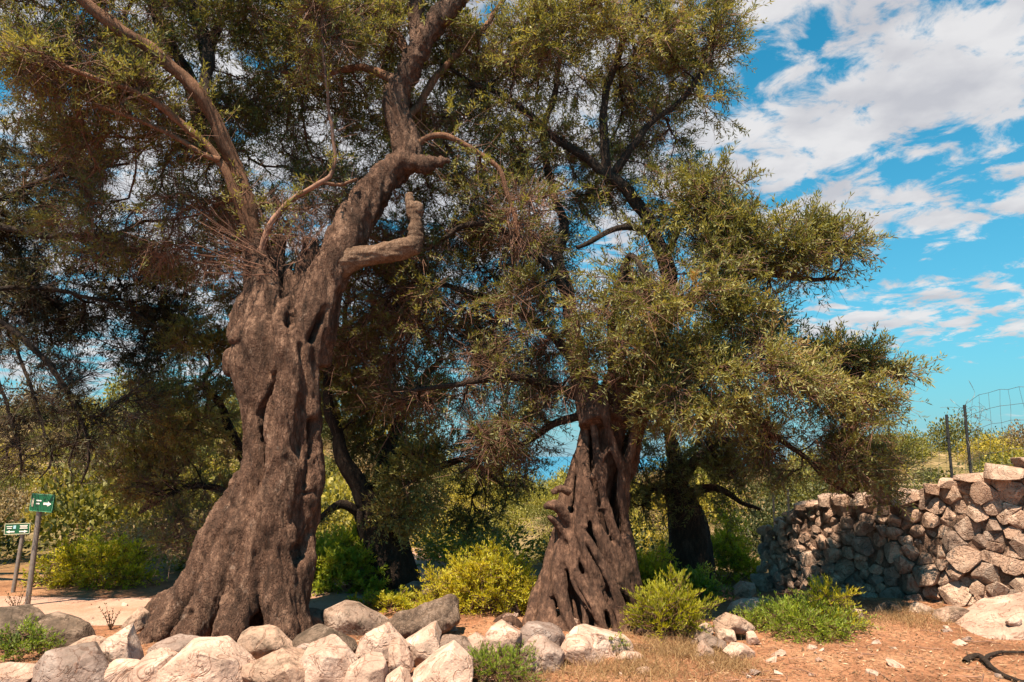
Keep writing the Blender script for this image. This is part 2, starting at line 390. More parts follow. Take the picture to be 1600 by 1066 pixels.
def build_terrain():
    t = np.linspace(-1, 1, 240); xs = 160 * np.sign(t) * np.abs(t) ** 2.2
    s = np.linspace(0, 1, 260); ys = -6 + 226 * s ** 1.9
    X, Y = np.meshgrid(xs, ys); Z = gz(X, Y)
    V = np.stack([X, Y, Z], -1).reshape(-1, 3); n, k = len(xs), len(ys)
    i = (np.arange(k - 1)[:, None] * n + np.arange(n - 1)[None]).ravel()
    put('ground', V, np.stack([i, i + 1, i + n + 1, i + n], -1), GROUND, smooth=True, kind='structure')
    # sea beyond
    r = 9000; put('sea', [(-r, -200, -16), (r, -200, -16), (r, r, -16), (-r, r, -16)], [(0, 1, 2, 3)], SEA, kind='structure')
    # gravel path crossing on the left behind the trunk
    c = resample([(-22, 7.2, 0), (-12, 8.3, 0), (-7.5, 8.9, 0), (-4.6, 9.0, 0), (-2.6, 9.8, 0), (-1.5, 12, 0), (-2.5, 16, 0)], .2)
    T = unit(np.gradient(c, axis=0)); Nn = np.stack([-T[:, 1], T[:, 0], 0 * T[:, 0]], -1)
    w = .85 + .12 * fbm(c * .8, 9)
    rows = []
    for q in np.linspace(-1, 1, 9):
        p = c + Nn * (w * q)[:, None]; p[:, 2] = gz(p[:, 0], p[:, 1]) + .012 + .012 * (1 - q * q); rows.append(p)
    V = np.stack(rows, 1).reshape(-1, 3); i = (np.arange(len(c) - 1)[:, None] * 9 + np.arange(8)[None]).ravel()
    put('path', V, np.stack([i, i + 1, i + 10, i + 9], -1), PATH, smooth=True, kind='structure')
build_terrain()

# ------------------------------------------------------------------ rocks
ICO = {}
def ico(l):
    if l not in ICO:
        bm = bmesh.new(); bmesh.ops.create_icosphere(bm, subdivisions=l, radius=1)
        ICO[l] = (A([v.co[:] for v in bm.verts]), A([[v.index for v in f.verts] for f in bm.faces])); bm.free()
    return ICO[l]
def rock_shape(nrm, dst, level=3, p=16, rough=.03, seed=0, freq=2.5):
    """a stone as the polyhedron cut out by its planes, edges chipped, faces uneven; level sets how fine"""
    nrm = unit(np.asarray(nrm, float)); dst = np.asarray(dst, float); size = float(np.median(dst))
    bm = bmesh.new(); bmesh.ops.create_cube(bm, size=2 * float(dst.max()) * 1.6)
    for n, d in zip(nrm, dst):
        g = bm.verts[:] + bm.edges[:] + bm.faces[:]
        r = bmesh.ops.bisect_plane(bm, geom=g, dist=1e-6, plane_co=Vector(n) * d, plane_no=Vector(n), clear_outer=True)
        ed = [e for e in r['geom_cut'] if isinstance(e, bmesh.types.BMEdge)]
        if len(ed) >= 3: bmesh.ops.contextual_create(bm, geom=ed)
        if not bm.faces: break
    bmesh.ops.remove_doubles(bm, verts=bm.verts[:], dist=size * .03)
    bmesh.ops.bevel(bm, geom=bm.edges[:], offset=size * .06, segments=1, affect='EDGES', clamp_overlap=True)
    bmesh.ops.triangulate(bm, faces=bm.faces[:])
    for it in range(level - 2):
        lim = size * (.9 * .62 ** it); ed = [e for e in bm.edges if e.calc_length() > lim]
        if not ed: break
        bmesh.ops.subdivide_edges(bm, edges=ed, cuts=1); bmesh.ops.triangulate(bm, faces=[f for f in bm.faces if len(f.verts) > 3])
    V = A([v.co[:] for v in bm.verts]); bm.verts.index_update(); F = A([[v.index for v in f.verts] for f in bm.faces]); bm.free()
    N = unit(V); V = V + N * (size * (rough * 2.0 * fbm(V / size * freq * .6 + seed * 3.1, seed, 4, .6)))[:, None]
    return V, F
def smooth_by_angle(o, deg=28):
    me = o.data; me.polygons.foreach_set('use_smooth', np.full(len(me.polygons), True)); me.set_sharp_from_angle(angle=math.radians(deg))
def stone_px(name, poly, Y, mat, label, cat='stone', group=None, depth=.8, seed=0, level=6, rough=.035, p=22):
    poly = A(poly, float); m_ = poly.mean(0); poly = m_ + (poly - m_) * 1.06; c = (poly.min(0) + poly.max(0)) / 2; C = at(c[0], c[1], Y); k = mpp(c[0], c[1], Y)
    q = (poly - c) * [1, -1] * k
    r = np.random.default_rng(seed + 100); nr, ds = [], []
    area = .5 * np.sum(q[:, 0] * np.roll(q[:, 1], -1) - np.roll(q[:, 0], -1) * q[:, 1]); q = q if area > 0 else q[::-1]
    for a, b in zip(q, np.roll(q, -1, 0)):
        e = b - a; n = A([e[1], -e[0]]); ln = np.linalg.norm(n)
        if ln < 1e-6: continue
        n = n / ln; d = n @ ((a + b) / 2)
        nn = A([n[0], r.uniform(-.30, .18), n[1]]); L = np.linalg.norm(nn)
        nr.append(nn / L); ds.append(max(d, .02) / L)
    w = q[:, 0].ptp() if hasattr(q[:, 0], 'ptp') else np.ptp(q[:, 0]); h = np.ptp(q[:, 1]); D = depth * (w + h) / 4
    for n in ((r.uniform(-.5, -.2), -1, r.uniform(.1, .5)), (r.uniform(.25, .6), -1, r.uniform(.0, .4)), (r.uniform(-.3, .3), -1, r.uniform(-.5, -.2)),
              (r.uniform(-.3, .3), -.45, 1.0), (r.uniform(-.2, .2), 1, .1), (.5, 1, .3), (-.5, 1, .2)):
        n = unit(A(n)); nr.append(n); ds.append(D * r.uniform(.85, 1.1) * (1 if abs(n[1]) > .6 else 1.05))
    nb = A(nr); db = A(ds)
    for _ in range(7):                                         # knocked-off corners
        n = unit(r.normal(size=3) * [1, 1, 1] + [0, -.6, .3]); x = np.maximum(nb @ n, .05); reach = np.min(db / x); nr.append(n); ds.append(reach * r.uniform(.86, .98))
    V, F = rock_shape(nr, ds, level, p, rough, seed)
    gzv = float(gz(C[0], C[1])); base = A([C[0], C[1], min(C[2] + V[:, 2].min(), gzv)])
    o = put(name, V + C, F, mat, loc=base); smooth_by_angle(o); tag(o, label, cat, group)
    return o

ROCKS = [   # outline in photo pixels, distance, material, label
 ([(-30,1044),(30,1036),(54,1040),(60,1052),(35,1075),(-30,1095)], 6.05, ROCK, 'flat pale stone half cut off at the bottom left corner of the photo'),
 ([(54,1036),(75,1020),(120,1012),(150,1010),(158,1028),(172,1062),(172,1100),(57,1100)], 6.1, ROCK, 'broad smooth pale boulder in front of the pyramid-shaped stone'),
 ([(166,1010),(190,980),(200,987),(209,1010),(215,1040),(158,1040)], 6.5, ROCK, 'pyramid-shaped white stone pointing up left of the big tree root'),
 ([(157,1034),(214,1034),(212,1050),(204,1090),(170,1090)], 6.15, ROCK, 'grey stone wedged below the pyramid-shaped stone'),
 ([(98,1014),(125,1003),(175,1008),(175,1035),(98,1035)], 6.7, ROCK_MOSS, 'brownish slab behind the broad pale boulder'),
 ([(208,1040),(232,1027),(253,1023),(273,1029),(270,1047),(264,1095),(204,1095)], 6.1, ROCK, 'two-faced stone with a grey left face in front of the root tip'),
 ([(212,1030),(250,1004),(297,989),(306,1000),(290,1032),(225,1036)], 6.65, ROCK, 'sloping slab stone lying against the foot of the big tree'),
 ([(259,1075),(267,1035),(287,1016),(320,999),(332,1004),(375,1032),(402,1062),(402,1100),(259,1100)], 6.15, ROCK, 'large domed boulder in front of the big tree trunk'),
 ([(377,994),(398,982),(430,988),(453,989),(457,1013),(455,1030),(379,1030)], 6.85, ROCK_MOSS, 'square blotched stone under the right foot of the big tree'),
 ([(384,1024),(420,1015),(451,1018),(475,1032),(511,1045),(522,1095),(392,1095)], 6.2, ROCK_MOSS, 'long sloping stone with a pale left end and lichened right end'),
 ([(453,990),(479,977),(509,980),(524,974),(551,988),(557,1010),(541,1030),(456,1020)], 6.9, ROCK_DARK_SHADE, 'dark lichen-covered boulder behind the front row of stones'),
 ([(462,1012),(479,1005),(486,1008),(480,1032),(462,1028)], 6.5, ROCK, 'small upright pale stone below the dark boulder'),
 ([(474,1030),(485,1007),(513,1009),(547,1024),(562,1039),(546,1095),(506,1095)], 6.2, ROCK, 'smooth slanting pale stone below the dark boulder'),
 ([(547,1022),(562,1001),(594,981),(606,981),(626,1001),(636,1010),(618,1045),(560,1045)], 6.55, ROCK, 'tall grey-pink stone with a peaked top and orange stains'),
 ([(541,1047),(572,1026),(600,1023),(607,1047),(607,1095),(536,1095)], 6.1, ROCK, 'blocky grey stone in the front row below the peaked stone'),
 ([(607,1013),(613,1003),(624,1003),(638,1020),(645,1041),(634,1056),(608,1048)], 6.25, ROCK, 'small white egg-shaped stone beside the peaked stone'),
 ([(632,1005),(683,975),(692,977),(699,992),(681,1012),(668,1040),(645,1040)], 6.7, ROCK, 'grey slab leaning to the right below the fallen log'),
 ([(604,1060),(626,1047),(638,1054),(644,1095),(604,1095)], 6.0, ROCK, 'low rusty stone at the bottom edge under the egg-shaped stone'),
 ([(673,1010),(702,995),(731,998),(744,1014),(740,1035),(673,1035)], 6.7, ROCK_MOSS, 'flat-topped stone behind the white-streaked boulder'),
 ([(636,1062),(687,1025),(705,1007),(726,1017),(744,1025),(736,1055),(732,1100),(634,1100)], 6.1, ROCK, 'white-streaked boulder with rusty hollows at the bottom edge'),
 ([(757,998),(768,983),(784,975),(813,990),(817,1015),(808,1028),(765,1028)], 6.75, ROCK, 'rounded pale boulder left of the twisted tree foot'),
 ([(727,1001),(744,992),(762,1001),(762,1028),(738,1028)], 6.8, ROCK, 'small low stone between two bigger pale boulders'),
 ([(812,990),(828,971),(839,971),(873,987),(882,1000),(876,1020),(815,1020)], 6.85, ROCK, 'pointed pink boulder in front of the twisted tree'),
 ([(814,1008),(852,1001),(878,1022),(876,1050),(822,1050)], 6.55, ROCK, 'pink stone leaning below the pointed boulder'),
 ([(868,983),(915,980),(952,990),(978,996),(984,1010),(980,1024),(872,1024)], 7.0, ROCK, 'long low slab stone with an orange hollow in front of the twisted tree'),
 ([(873,1003),(910,1001),(941,1014),(945,1036),(875,1036)], 6.7, ROCK, 'flat grey slab below the long low slab'),
 ([(961,1030),(978,1017),(1011,1030),(1008,1036),(963,1037)], 6.75, ROCK, 'thin flat pink stone lying on the dry ground'),
 ([(1117,970),(1143,961),(1164,967),(1178,982),(1160,990),(1117,986)], 7.6, ROCK_MOSS, 'flat capping stone on top of the small stone heap'),
 ([(1119,984),(1147,986),(1150,1004),(1122,1004)], 7.45, ROCK_MOSS, 'grey block under the capping stone of the small heap'),
 ([(1091,998),(1102,989),(1133,1003),(1135,1018),(1098,1018)], 7.2, ROCK_MOSS, 'sloping stone at the front of the small stone heap'),
 ([(1084,1024),(1100,1006),(1115,1018),(1113,1030),(1088,1030)], 6.95, ROCK, 'small triangular stone just before the small stone heap'),
 ([(1132,1018),(1155,1005),(1180,1017),(1178,1026),(1135,1026)], 6.95, ROCK, 'low flat stone on the ground right of the triangular stone'),
 ([(1072,992),(1102,973),(1115,976),(1106,1000),(1076,1000)], 7.55, ROCK_MOSS, 'slab tilted up at the left side of the small stone heap'),
 ([(1167,990),(1178,986),(1185,1002),(1168,1006)], 7.4, ROCK, 'fist-sized stone at the right end of the small stone heap'),
 ([(1128,950),(1180,934),(1217,942),(1225,962),(1130,965)], 8.6, ROCK, 'flat pinkish rock sheet behind the green weed patch'),
 ([(1143,920),(1160,909),(1178,912),(1182,932),(1145,932)], 10.0, ROCK_MOSS, 'rounded greyish stone near the far end of the stone wall'),
 ([(1495,1000),(1530,972),(1600,947),(1700,934),(1700,1040),(1495,1040)], 7.9, ROCK, 'large smooth slab of bedrock at the foot of the wall on the right'),
 ([(1570,968),(1590,964),(1598,971),(1588,976),(1574,976)], 7.65, ROCK, 'white flat flake lying in front of the bedrock slab'),
 ([(1454,961),(1490,945),(1514,954),(1516,970),(1456,970)], 8.3, ROCK_MOSS, 'low lichened stone at the wall foot next to the bedrock slab'),
 ([(1420,958),(1436,944),(1462,954),(1464,966),(1422,968)], 8.7, ROCK_MOSS, 'grey wedge fallen at the middle of the wall foot'),
 ([(1364,958),(1390,938),(1403,950),(1404,970),(1366,970)], 8.8, ROCK_DARK_SHADE, 'dark upright stone fallen at the shaded foot of the wall'),
 ([(1290,962),(1320,950),(1350,956),(1352,972),(1292,972)], 8.3, ROCK_MOSS, 'brown flat stone half hidden in the green weeds'),
 ([(-40,958),(20,950),(40,954),(55,965),(62,1000),(40,1025),(-40,1025)], 7.3, ROCK_DARK_SHADE, 'dark pitted rock in shade at the left edge below the sign'),
 ([(50,968),(80,961),(130,972),(155,985),(145,1015),(55,1015)], 7.4, ROCK_DARK_SHADE, 'low dark rock bank between the left edge and the root'),  # this rock and the one above: shade put into the stone colour
 ([(188,980),(200,967),(213,953),(225,960),(230,985),(190,985)], 7.6, ROCK_MOSS, 'jagged grey stone beside the path left of the big root'),
 ([(505,956),(541,942),(573,947),(587,960),(611,973),(600,990),(509,985)], 7.9, ROCK_MOSS, 'pinkish crumbly outcrop under the bright green bush'),
 ([(458,952),(475,947),(500,961),(509,975),(504,985),(460,985)], 7.9, ROCK_DARK_SHADE, 'brown stone at the right foot of the big trunk'),
 ([(612,925),(640,913),(668,916),(690,934),(680,945),(616,945)], 9.6, ROCK_DARK_SHADE, 'dark hump of rock at the foot of the shaded middle tree'),
 ([(376,1040),(390,1034),(400,1050),(398,1075),(376,1075)], 6.45, ROCK_MOSS, 'narrow stone squeezed behind the large domed boulder'),
]
for i, (poly, Y, mt, lab) in enumerate(ROCKS):
    stone_px('boulder' if np.ptp(A(poly)[:, 0]) > 55 else 'stone', poly, Y, mt, lab, 'stone', None, .85, i)
def scatter_stones():
    r = np.random.default_rng(5); k = 0
    for (px, py, s) in [(r.uniform(560, 900), r.uniform(965, 985), r.uniform(.04, .09)) for _ in range(14)] + \
                       [(r.uniform(960, 1600), r.uniform(975, 1060), r.uniform(.02, .06)) for _ in range(34)] + \
                       [(r.uniform(0, 290), r.uniform(940, 990), r.uniform(.02, .05)) for _ in range(16)]:
        p = gpt(px, py)
        n = r.normal(size=(11, 3)); V, F = rock_shape(n, s * r.uniform(.6, 1.0, 11) * np.where(np.abs(unit(n)[:, 2]) > .5, .6, 1), 3, 18, .05, k)
        o = put('small_stone', V + p + [0, 0, s * .2], F, ROCK, loc=p); smooth_by_angle(o)
        tag(o, 'small loose pebble-like stone lying on the red earth', 'stone', 'loose small stones on the ground'); k += 1
scatter_stones()

# ------------------------------------------------------------------ dry stone wall
def build_wall():
    r = np.random.default_rng(21)
    ctrl = A([(1860, 7.9, 716, 962), (1700, 8.3, 725, 955), (1600, 8.5, 741, 952), (1540, 8.75, 752, 948), (1500, 8.95, 760, 945), (1450, 9.3, 775, 940), (1380, 9.8, 785, 936), (1290, 10.5, 790, 934), (1235, 11.1, 800, 930), (1186, 11.7, 828, 924)], float)
    P0 = A([at(c[0], c[3], c[1]) for c in ctrl]); P1 = A([at(c[0], c[2], c[1]) for c in ctrl])
    s = np.concatenate([[0], np.cumsum(np.hypot(*np.diff(P0[:, :2], axis=0).T))])
    def fx(q): return np.stack([np.interp(q, s, P0[:, i]) for i in (0, 1)], -1)
    zb = lambda q: np.interp(q, s, P0[:, 2]); zt = lambda q: np.interp(q, s, P1[:, 2])
    root = root_at('dry_stone_wall', (float(P0[4, 0]), float(P0[4, 1]), float(P0[4, 2])), 'long dry stone wall of grey and pink stones running along the right side', 'stone wall')
    SL = s[-1]
    size = lambda q: np.interp(q, [.9, 3.1, 4.5, 6.1], [.122, .108, .086, .070])
    pts = []
    for _ in range(26000):
        q = r.uniform(0, SL); h = zt(q) - zb(q); t = r.uniform(-.02, 1.0) * h; ra = size(q) * r.uniform(.55, 1.35)
        ok = True
        for (q2, t2, r2) in pts:
            if ((q - q2) / 1.5) ** 2 + (t - t2) ** 2 < ((ra + r2) * .76) ** 2: ok = False; break
        if ok: pts.append((q, t, ra))
    pts = A(pts); objs = []
    for i, (q, t, ra) in enumerate(pts):
        dq = (pts[:, 0] - q); dt = pts[:, 1] - t; m = (np.hypot(dq, dt) < ra * 5.0) & (np.arange(len(pts)) != i)
        nr, ds = [], []
        for j in np.nonzero(m)[0]:
            v = A([dq[j], dt[j]]); L = np.linalg.norm(v); w = ra / (ra + pts[j, 2])
            nr.append((v[0] / L, v[1] / L, r.uniform(-.38, .16))); ds.append(L * w * .955)
        for a in np.linspace(0, 2 * np.pi, 8, endpoint=False) + r.uniform(0, .7):
            nr.append((math.cos(a), math.sin(a), r.uniform(-.2, .1))); ds.append(ra * r.uniform(1.15, 1.5) * (1.25 if abs(math.cos(a)) > .7 else .95))
        dep = ra * .95
        for _ in range(4): nr.append((r.normal(0, .5), r.normal(.08, .45), 1)); ds.append(dep * r.uniform(.5, 1.0))
        nr.append((0, 0, -1)); ds.append(ra * 1.3)
        V, F = rock_shape(nr, ds, 4 if ra > .12 else 2, 26, .04, i, 3)
        e = fx(q + .05) - fx(q - .05); e = e / np.linalg.norm(e); nrm = A([e[1], -e[0]])
        if nrm @ (-fx(q)) < 0: nrm = -nrm
        sg = 1
        C = A([*fx(q), zb(q) + t]); off = r.normal(0, .03)
        Wv = V[:, [0]] * A([e[0], e[1], 0]) + V[:, [1]] * A([0, 0, 1.0]) + V[:, [2]] * A([nrm[0], nrm[1], 0])
        Cc = C + A([nrm[0], nrm[1], 0]) * (off - .06 - .10 * t)
        objs.append((ra, Wv, F, Cc))
    # capping slabs on the high part
    q = .05
    while q < 4.5:
        L = r.uniform(.22, .42) * (1 if q < 2.8 else .7)
        qc = q + L / 2; e = fx(qc + .05) - fx(qc - .05); e = e / np.linalg.norm(e); nrm = A([e[1], -e[0]]); nrm = nrm if nrm @ (-fx(qc)) > 0 else -nrm
        nr = [(math.cos(a), math.sin(a), r.uniform(-.25, .25)) for a in np.linspace(0, 2 * np.pi, 9, endpoint=False) + r.uniform(0, .6)]
        ds = [L * (.54 if abs(n[0]) > .6 else .8) * r.uniform(.85, 1.15) for n in nr]
        hh = r.uniform(.05, .085)
        for n, d in (((r.normal(0, .12), r.normal(0, .12), 1), hh), ((r.normal(0, .1), r.normal(0, .1), -1), hh), ((r.normal(0, .3), .8, .9), hh * 2.2)): nr.append(n); ds.append(d)
        V, F = rock_shape(nr, ds, 5, 24, .05, int(q * 100), 3)
        Wv = V[:, [0]] * A([e[0], e[1], 0]) + V[:, [1]] * A([nrm[0], nrm[1], 0]) * 1.0 + V[:, [2]] * A([r.normal(0, .1), r.normal(0, .1), 1.0])
        Cc = A([*(fx(qc) - nrm * .22), zt(qc) + hh * .75]); objs.append((.3, Wv, F, Cc)); q += L * 1.02
    objs.sort(key=lambda o: -o[0])
    for k, (ra, Wv, F, Cc) in enumerate(objs[:300]):
        me = mesh_np('stone', Wv, F); me.materials.append(ROCK_WALL); o = bpy.data.objects.new('stone', me); COL.objects.link(o)
        o.parent = root; o.location = Cc - A(root.location); smooth_by_angle(o, 24)
    if len(objs) > 300:
        mb = MB()
        for (ra, Wv, F, Cc) in objs[300:]: mb.add(Wv + Cc, F)
        V, F = mb.get(); o = put('small_stones', V, F, ROCK_WALL, root, kind='stuff'); smooth_by_angle(o, 24)
    # rubble heart of the wall behind the face stones
    qs = np.linspace(0, SL - .22, 160); rows = []
    hs = np.linspace(0, 1, 26)
    Pq = fx(qs); E = unit(np.gradient(Pq, axis=0)); Nq = np.stack([E[:, 1], -E[:, 0]], -1); Nq = np.where((np.sum(Nq * -Pq, 1) > 0)[:, None], Nq, -Nq)
    for off_, tt in [(-.10, h) for h in hs] + [(-.62, h) for h in hs[::-1]]:
        z = zb(qs) - .15 + (zt(qs) - zb(qs) + .10) * tt; p = np.stack([*(Pq + Nq * (off_ - .10 * tt * (1 if off_ > -.3 else -1))).T, z], -1)
        p[:, :2] += Nq * (.045 * fbm(p * 9, 4, 3))[:, None]; rows.append(p)
    V = np.stack(rows, 1); nrow = V.shape[1]; V = V.reshape(-1, 3)
    i = (np.arange(len(qs) - 1)[:, None] * nrow + np.arange(nrow)[None]); j = (np.arange(len(qs) - 1)[:, None] * nrow + (np.arange(nrow)[None] + 1) % nrow)
    put('rubble_core', V, np.stack([i, j, j + nrow, i + nrow], -1).reshape(-1, 4), RUBBLE, root)
build_wall()

# ------------------------------------------------------------------ trees
def remesh(V, F, voxel, soft=3):
    me = mesh_np('tmp', V, F); o = bpy.data.objects.new('tmp', me); COL.objects.link(o)
    m = o.modifiers.new('r', 'REMESH'); m.mode = 'VOXEL'; m.voxel_size = voxel
    s = o.modifiers.new('s', 'SMOOTH'); s.factor = .5; s.iterations = soft
    dg = bpy.context.evaluated_depsgraph_get(); ev = o.evaluated_get(dg); em = ev.to_mesh()
    nv = len(em.vertices); co = np.empty(nv * 3, np.float32); em.vertices.foreach_get('co', co)
    no = np.empty(nv * 3, np.float32); em.vertex_normals.foreach_get('vector', no)
    npoly = len(em.polygons); ls = np.empty(npoly, np.int32); em.polygons.foreach_get('loop_total', ls)
    vi = np.empty(len(em.loops), np.int32); em.loops.foreach_get('vertex_index', vi)
    Q = vi.reshape(-1, 4) if (ls == 4).all() else None
    ev.to_mesh_clear(); bpy.data.objects.remove(o); bpy.data.meshes.remove(me)
    assert Q is not None
    return co.reshape(-1, 3).astype(float), no.reshape(-1, 3).astype(float), Q
def trunk_sections(rows, step=.05, n=40, depth=.95):
    """rows: (y px, x left, x right, distance) -> stacked elliptical sections as a closed triangle mesh"""
    R = A(rows, float)
    pts = []
    for (y, a, b, Y) in R:
        c = at((a + b) / 2, y, Y); pts.append([*c, (b - a) / 2 * mpp((a + b) / 2, y, Y)])
    P = resample(A(pts), step); a = np.linspace(0, 2 * np.pi, n, endpoint=False)
    V = P[:, None, :3] + P[:, 3][:, None, None] * np.stack([np.cos(a), depth * np.sin(a), 0 * a], -1)[None]
    k = len(P); V = V.reshape(-1, 3); i = np.arange(k - 1)[:, None] * n; j = np.arange(n)[None]; j2 = (j + 1) % n
    Q = np.stack([i + j, i + j2, i + n + j2, i + n + j], -1).reshape(-1, 4)
    F = np.vstack([Q[:, [0, 1, 2]], Q[:, [0, 2, 3]]]); c0 = len(V); V = np.vstack([V, P[0, :3], P[-1, :3]])
    jj = np.arange(n); e = (k - 1) * n
    F = np.vstack([F, np.stack([np.full(n, c0), (jj + 1) % n, jj], -1), np.stack([np.full(n, c0 + 1), e + jj, e + (jj + 1) % n], -1)])
    return V, F, P
def pxline(pts, step=.06):
    """pts: (px, py, distance, radius px) -> 3-D points and radii in metres"""
    Q = A([[*at(p[0], p[1], p[2]), p[3] * mpp(p[0], p[1], p[2])] for p in pts]); Q = resample(Q, step)
    return Q[:, :3], np.maximum(Q[:, 3], .003)
def wobble(P, amp, freq, seed):
    return P + amp * np.stack([fbm(P * freq + 31 * i, seed + i, 3) for i in range(3)], -1)
def seg_dist(V, L):
    """distance from each vertex to a polyline"""
    best = np.full(len(V), 1e9)
    for a, b in zip(L[:-1], L[1:]):
        ab = b - a; t = np.clip(((V - a) @ ab) / max(ab @ ab, 1e-9), 0, 1)
        best = np.minimum(best, np.linalg.norm(V - a - t[:, None] * ab, axis=1))
    return best
def groove(V, N, pts, width, depth):
    """push the bark in along a line of photo pixels on the trunk's near side"""
    L = A([at(*p) for p in pts]); d = seg_dist(V * [1, .55, 1], L * [1, .55, 1])
    k = np.clip(1 + .9 * fbm(V * [9, 9, 5], 61, 3), .2, 2.0); d = d + .6 * width * fbm(V * 7, 67, 3)
    return V - N * (depth * k * np.exp(-(np.maximum(d, 0) / width) ** 2))[:, None]

class Tree:
    """skeleton of nodes that grows towards points scattered in crown lobes"""
    def __init__(s, seed): s.P = []; s.par = []; s.rad = []; s.depth = []; s.r = np.random.default_rng(seed); s.paths = []; s.n = 0; s.tips = []
    def limb(s, P, R):
        P = np.asarray(P); i0 = s.n
        for k, p in enumerate(P):
            s.P.append(p); s.par.append(i0 + k - 1 if k else -1); s.rad.append(R[k]); s.depth.append(0.0); s.n += 1
    def lobes(s, L):
        out = []
        for (px, py, Y, rx, ry, rY, n, leaf, tint) in L:
            m = max(6, n // 9); d = unit(s.r.normal(size=(m, 3))); rr = s.r.uniform(.05, 1, m) ** .40
            k = mpp(px, py, Y); c = at(px, py, Y); g = s.r.integers(0, m, n); sg = min(.17, .3 * min(rx * k, rY, ry * k))
            q = (c + d * rr[:, None] * A([rx * k, rY, ry * k]))[g] + s.r.normal(0, sg, (n, 3)) * [1, 1, .75]
            tint = tint + s.r.normal(0, .10, m)[g]
            q = q + .18 * np.stack([fbm(q * 1.5 + 9 * i, 50 + i, 2) for i in range(3)], -1) * 1.5
            out.append(np.column_stack([q, np.full(n, leaf), np.clip(tint + s.r.normal(0, .10, n), 0, 1), np.tile(c, (n, 1))]))
        return np.vstack(out)
    def grow(s, T, seg=.16, tip=.0035, exp=.48, wig=.06, droop=0.0):
        P0 = A(s.P); n0 = len(P0)
        d0 = np.array([np.min(np.sum((P0 - t[:3]) ** 2, 1)) for t in T]); T = T[np.argsort(d0 + .3 * s.r.uniform(0, 1, len(d0)))]
        cap = n0 + len(T) * 40; P = np.zeros((cap, 3)); P[:n0] = P0; L = np.zeros(cap); par = np.full(cap, -1); par[:n0] = s.par; n = n0
        Dr = np.zeros((cap, 3))
        for i in range(n0): Dr[i] = P0[i] - P0[par[i]] if par[i] >= 0 else (0, 0, 1)
        Dr[:n0] = unit(Dr[:n0]); paths = []
        for t in T:
            v = t[:3] - P[:n]; d = np.sqrt((v * v).sum(1)) + 1e-6
            cosang = (v * Dr[:n]).sum(1) / d
            cost = d * (1.25 - .45 * cosang) + .28 * L[:n]
            i = int(np.argmin(cost)); a = P[i]; D = np.linalg.norm(t[:3] - a); m = max(2, min(38, int(D / seg) + 1))
            u = np.linspace(0, 1, m + 1)[:, None]
            out = unit(t[:3] - t[5:8]); c = a + Dr[i] * D * .35 + A([0, 0, .06 - droop]) * D
            c2 = t[:3] - (unit(out * .5 + unit(t[:3] - a)) * D * .3) + A([0, 0, .05]) * D
            q = (1 - u) ** 3 * a + 3 * (1 - u) ** 2 * u * c + 3 * (1 - u) * u ** 2 * c2 + u ** 3 * t[:3]
            w = np.sin(np.pi * u) * wig * min(D, 1.2)
            q = q + w * np.stack([fbm(q * 4 + 7 * k, 70 + k, 2) for k in range(3)], -1) * 1.6
            q[1:-1] += s.r.normal(0, .008, (m - 1, 3))
            idx = [i]
            for k in range(1, m + 1):
                P[n] = q[k]; par[n] = idx[-1]; L[n] = L[idx[-1]] + D / m; Dr[n] = unit(q[k] - q[k - 1]); idx.append(n); n += 1
            paths.append((idx, t))
        cnt = np.zeros(n)
        for idx, t in paths: cnt[idx[-1]] += 1
        for i in range(n - 1, n0 - 1, -1): cnt[par[i]] += cnt[i]
        R = tip * np.maximum(cnt, 1) ** exp
        for i in range(n0): R[i] = s.rad[i]
        for i in range(n0, n):
            R[i] = min(R[i], R[par[i]] * (.8 if par[i] < n0 else 1.0))
        s.GP, s.GR, s.Gd, s.paths = P[:n], R, Dr[:n], paths
    def wood(s, mb):
        for idx, t in s.paths:
            p = s.GP[idx]; r = s.GR[idx].copy(); r[0] = r[1]
            if len(p) < 2: continue
            V, F = tube(p, r, 6 if r[0] > .02 else (4 if r[0] > .008 else 3)); mb.add(V, F)

def make_twigs(rt, base, dirv, length, npts=4, curl=.25, grav=0.0):
    """many thin curved twigs at once: returns points (m, npts, 3)"""
    m = len(base); side = unit(np.cross(dirv, unit(rt.normal(size=(m, 3)))))
    u = np.linspace(0, 1, npts)[None, :, None]
    return base[:, None] + dirv[:, None] * length[:, None, None] * u + (side * (curl * length * rt.normal(0, 1, m))[:, None] + A([0, 0, -1.0]) * (grav * length)[:, None])[:, None] * u ** 2
def twig_mesh(P, r0, r1):
    m, k, _ = P.shape
    T = unit(np.gradient(P, axis=1)); ref = unit(np.cross(T, A([.31, .83, .46]))); B = np.cross(T, ref)
    R = (r0[:, None] + (r1 - r0)[:, None] * np.linspace(0, 1, k)[None])[..., None]
    ring = [P + R * (math.cos(a) * ref + math.sin(a) * B) for a in (0, 2.094, 4.189)]
    V = np.stack(ring, 2).reshape(-1, 3)
    b = (np.arange(m)[:, None, None] * k + np.arange(k - 1)[None, :, None]) * 3; j = np.arange(3)[None, None]; j2 = (j + 1) % 3
    return V, np.stack([b + j, b + j2, b + 3 + j2, b + 3 + j], -1).reshape(-1, 4)
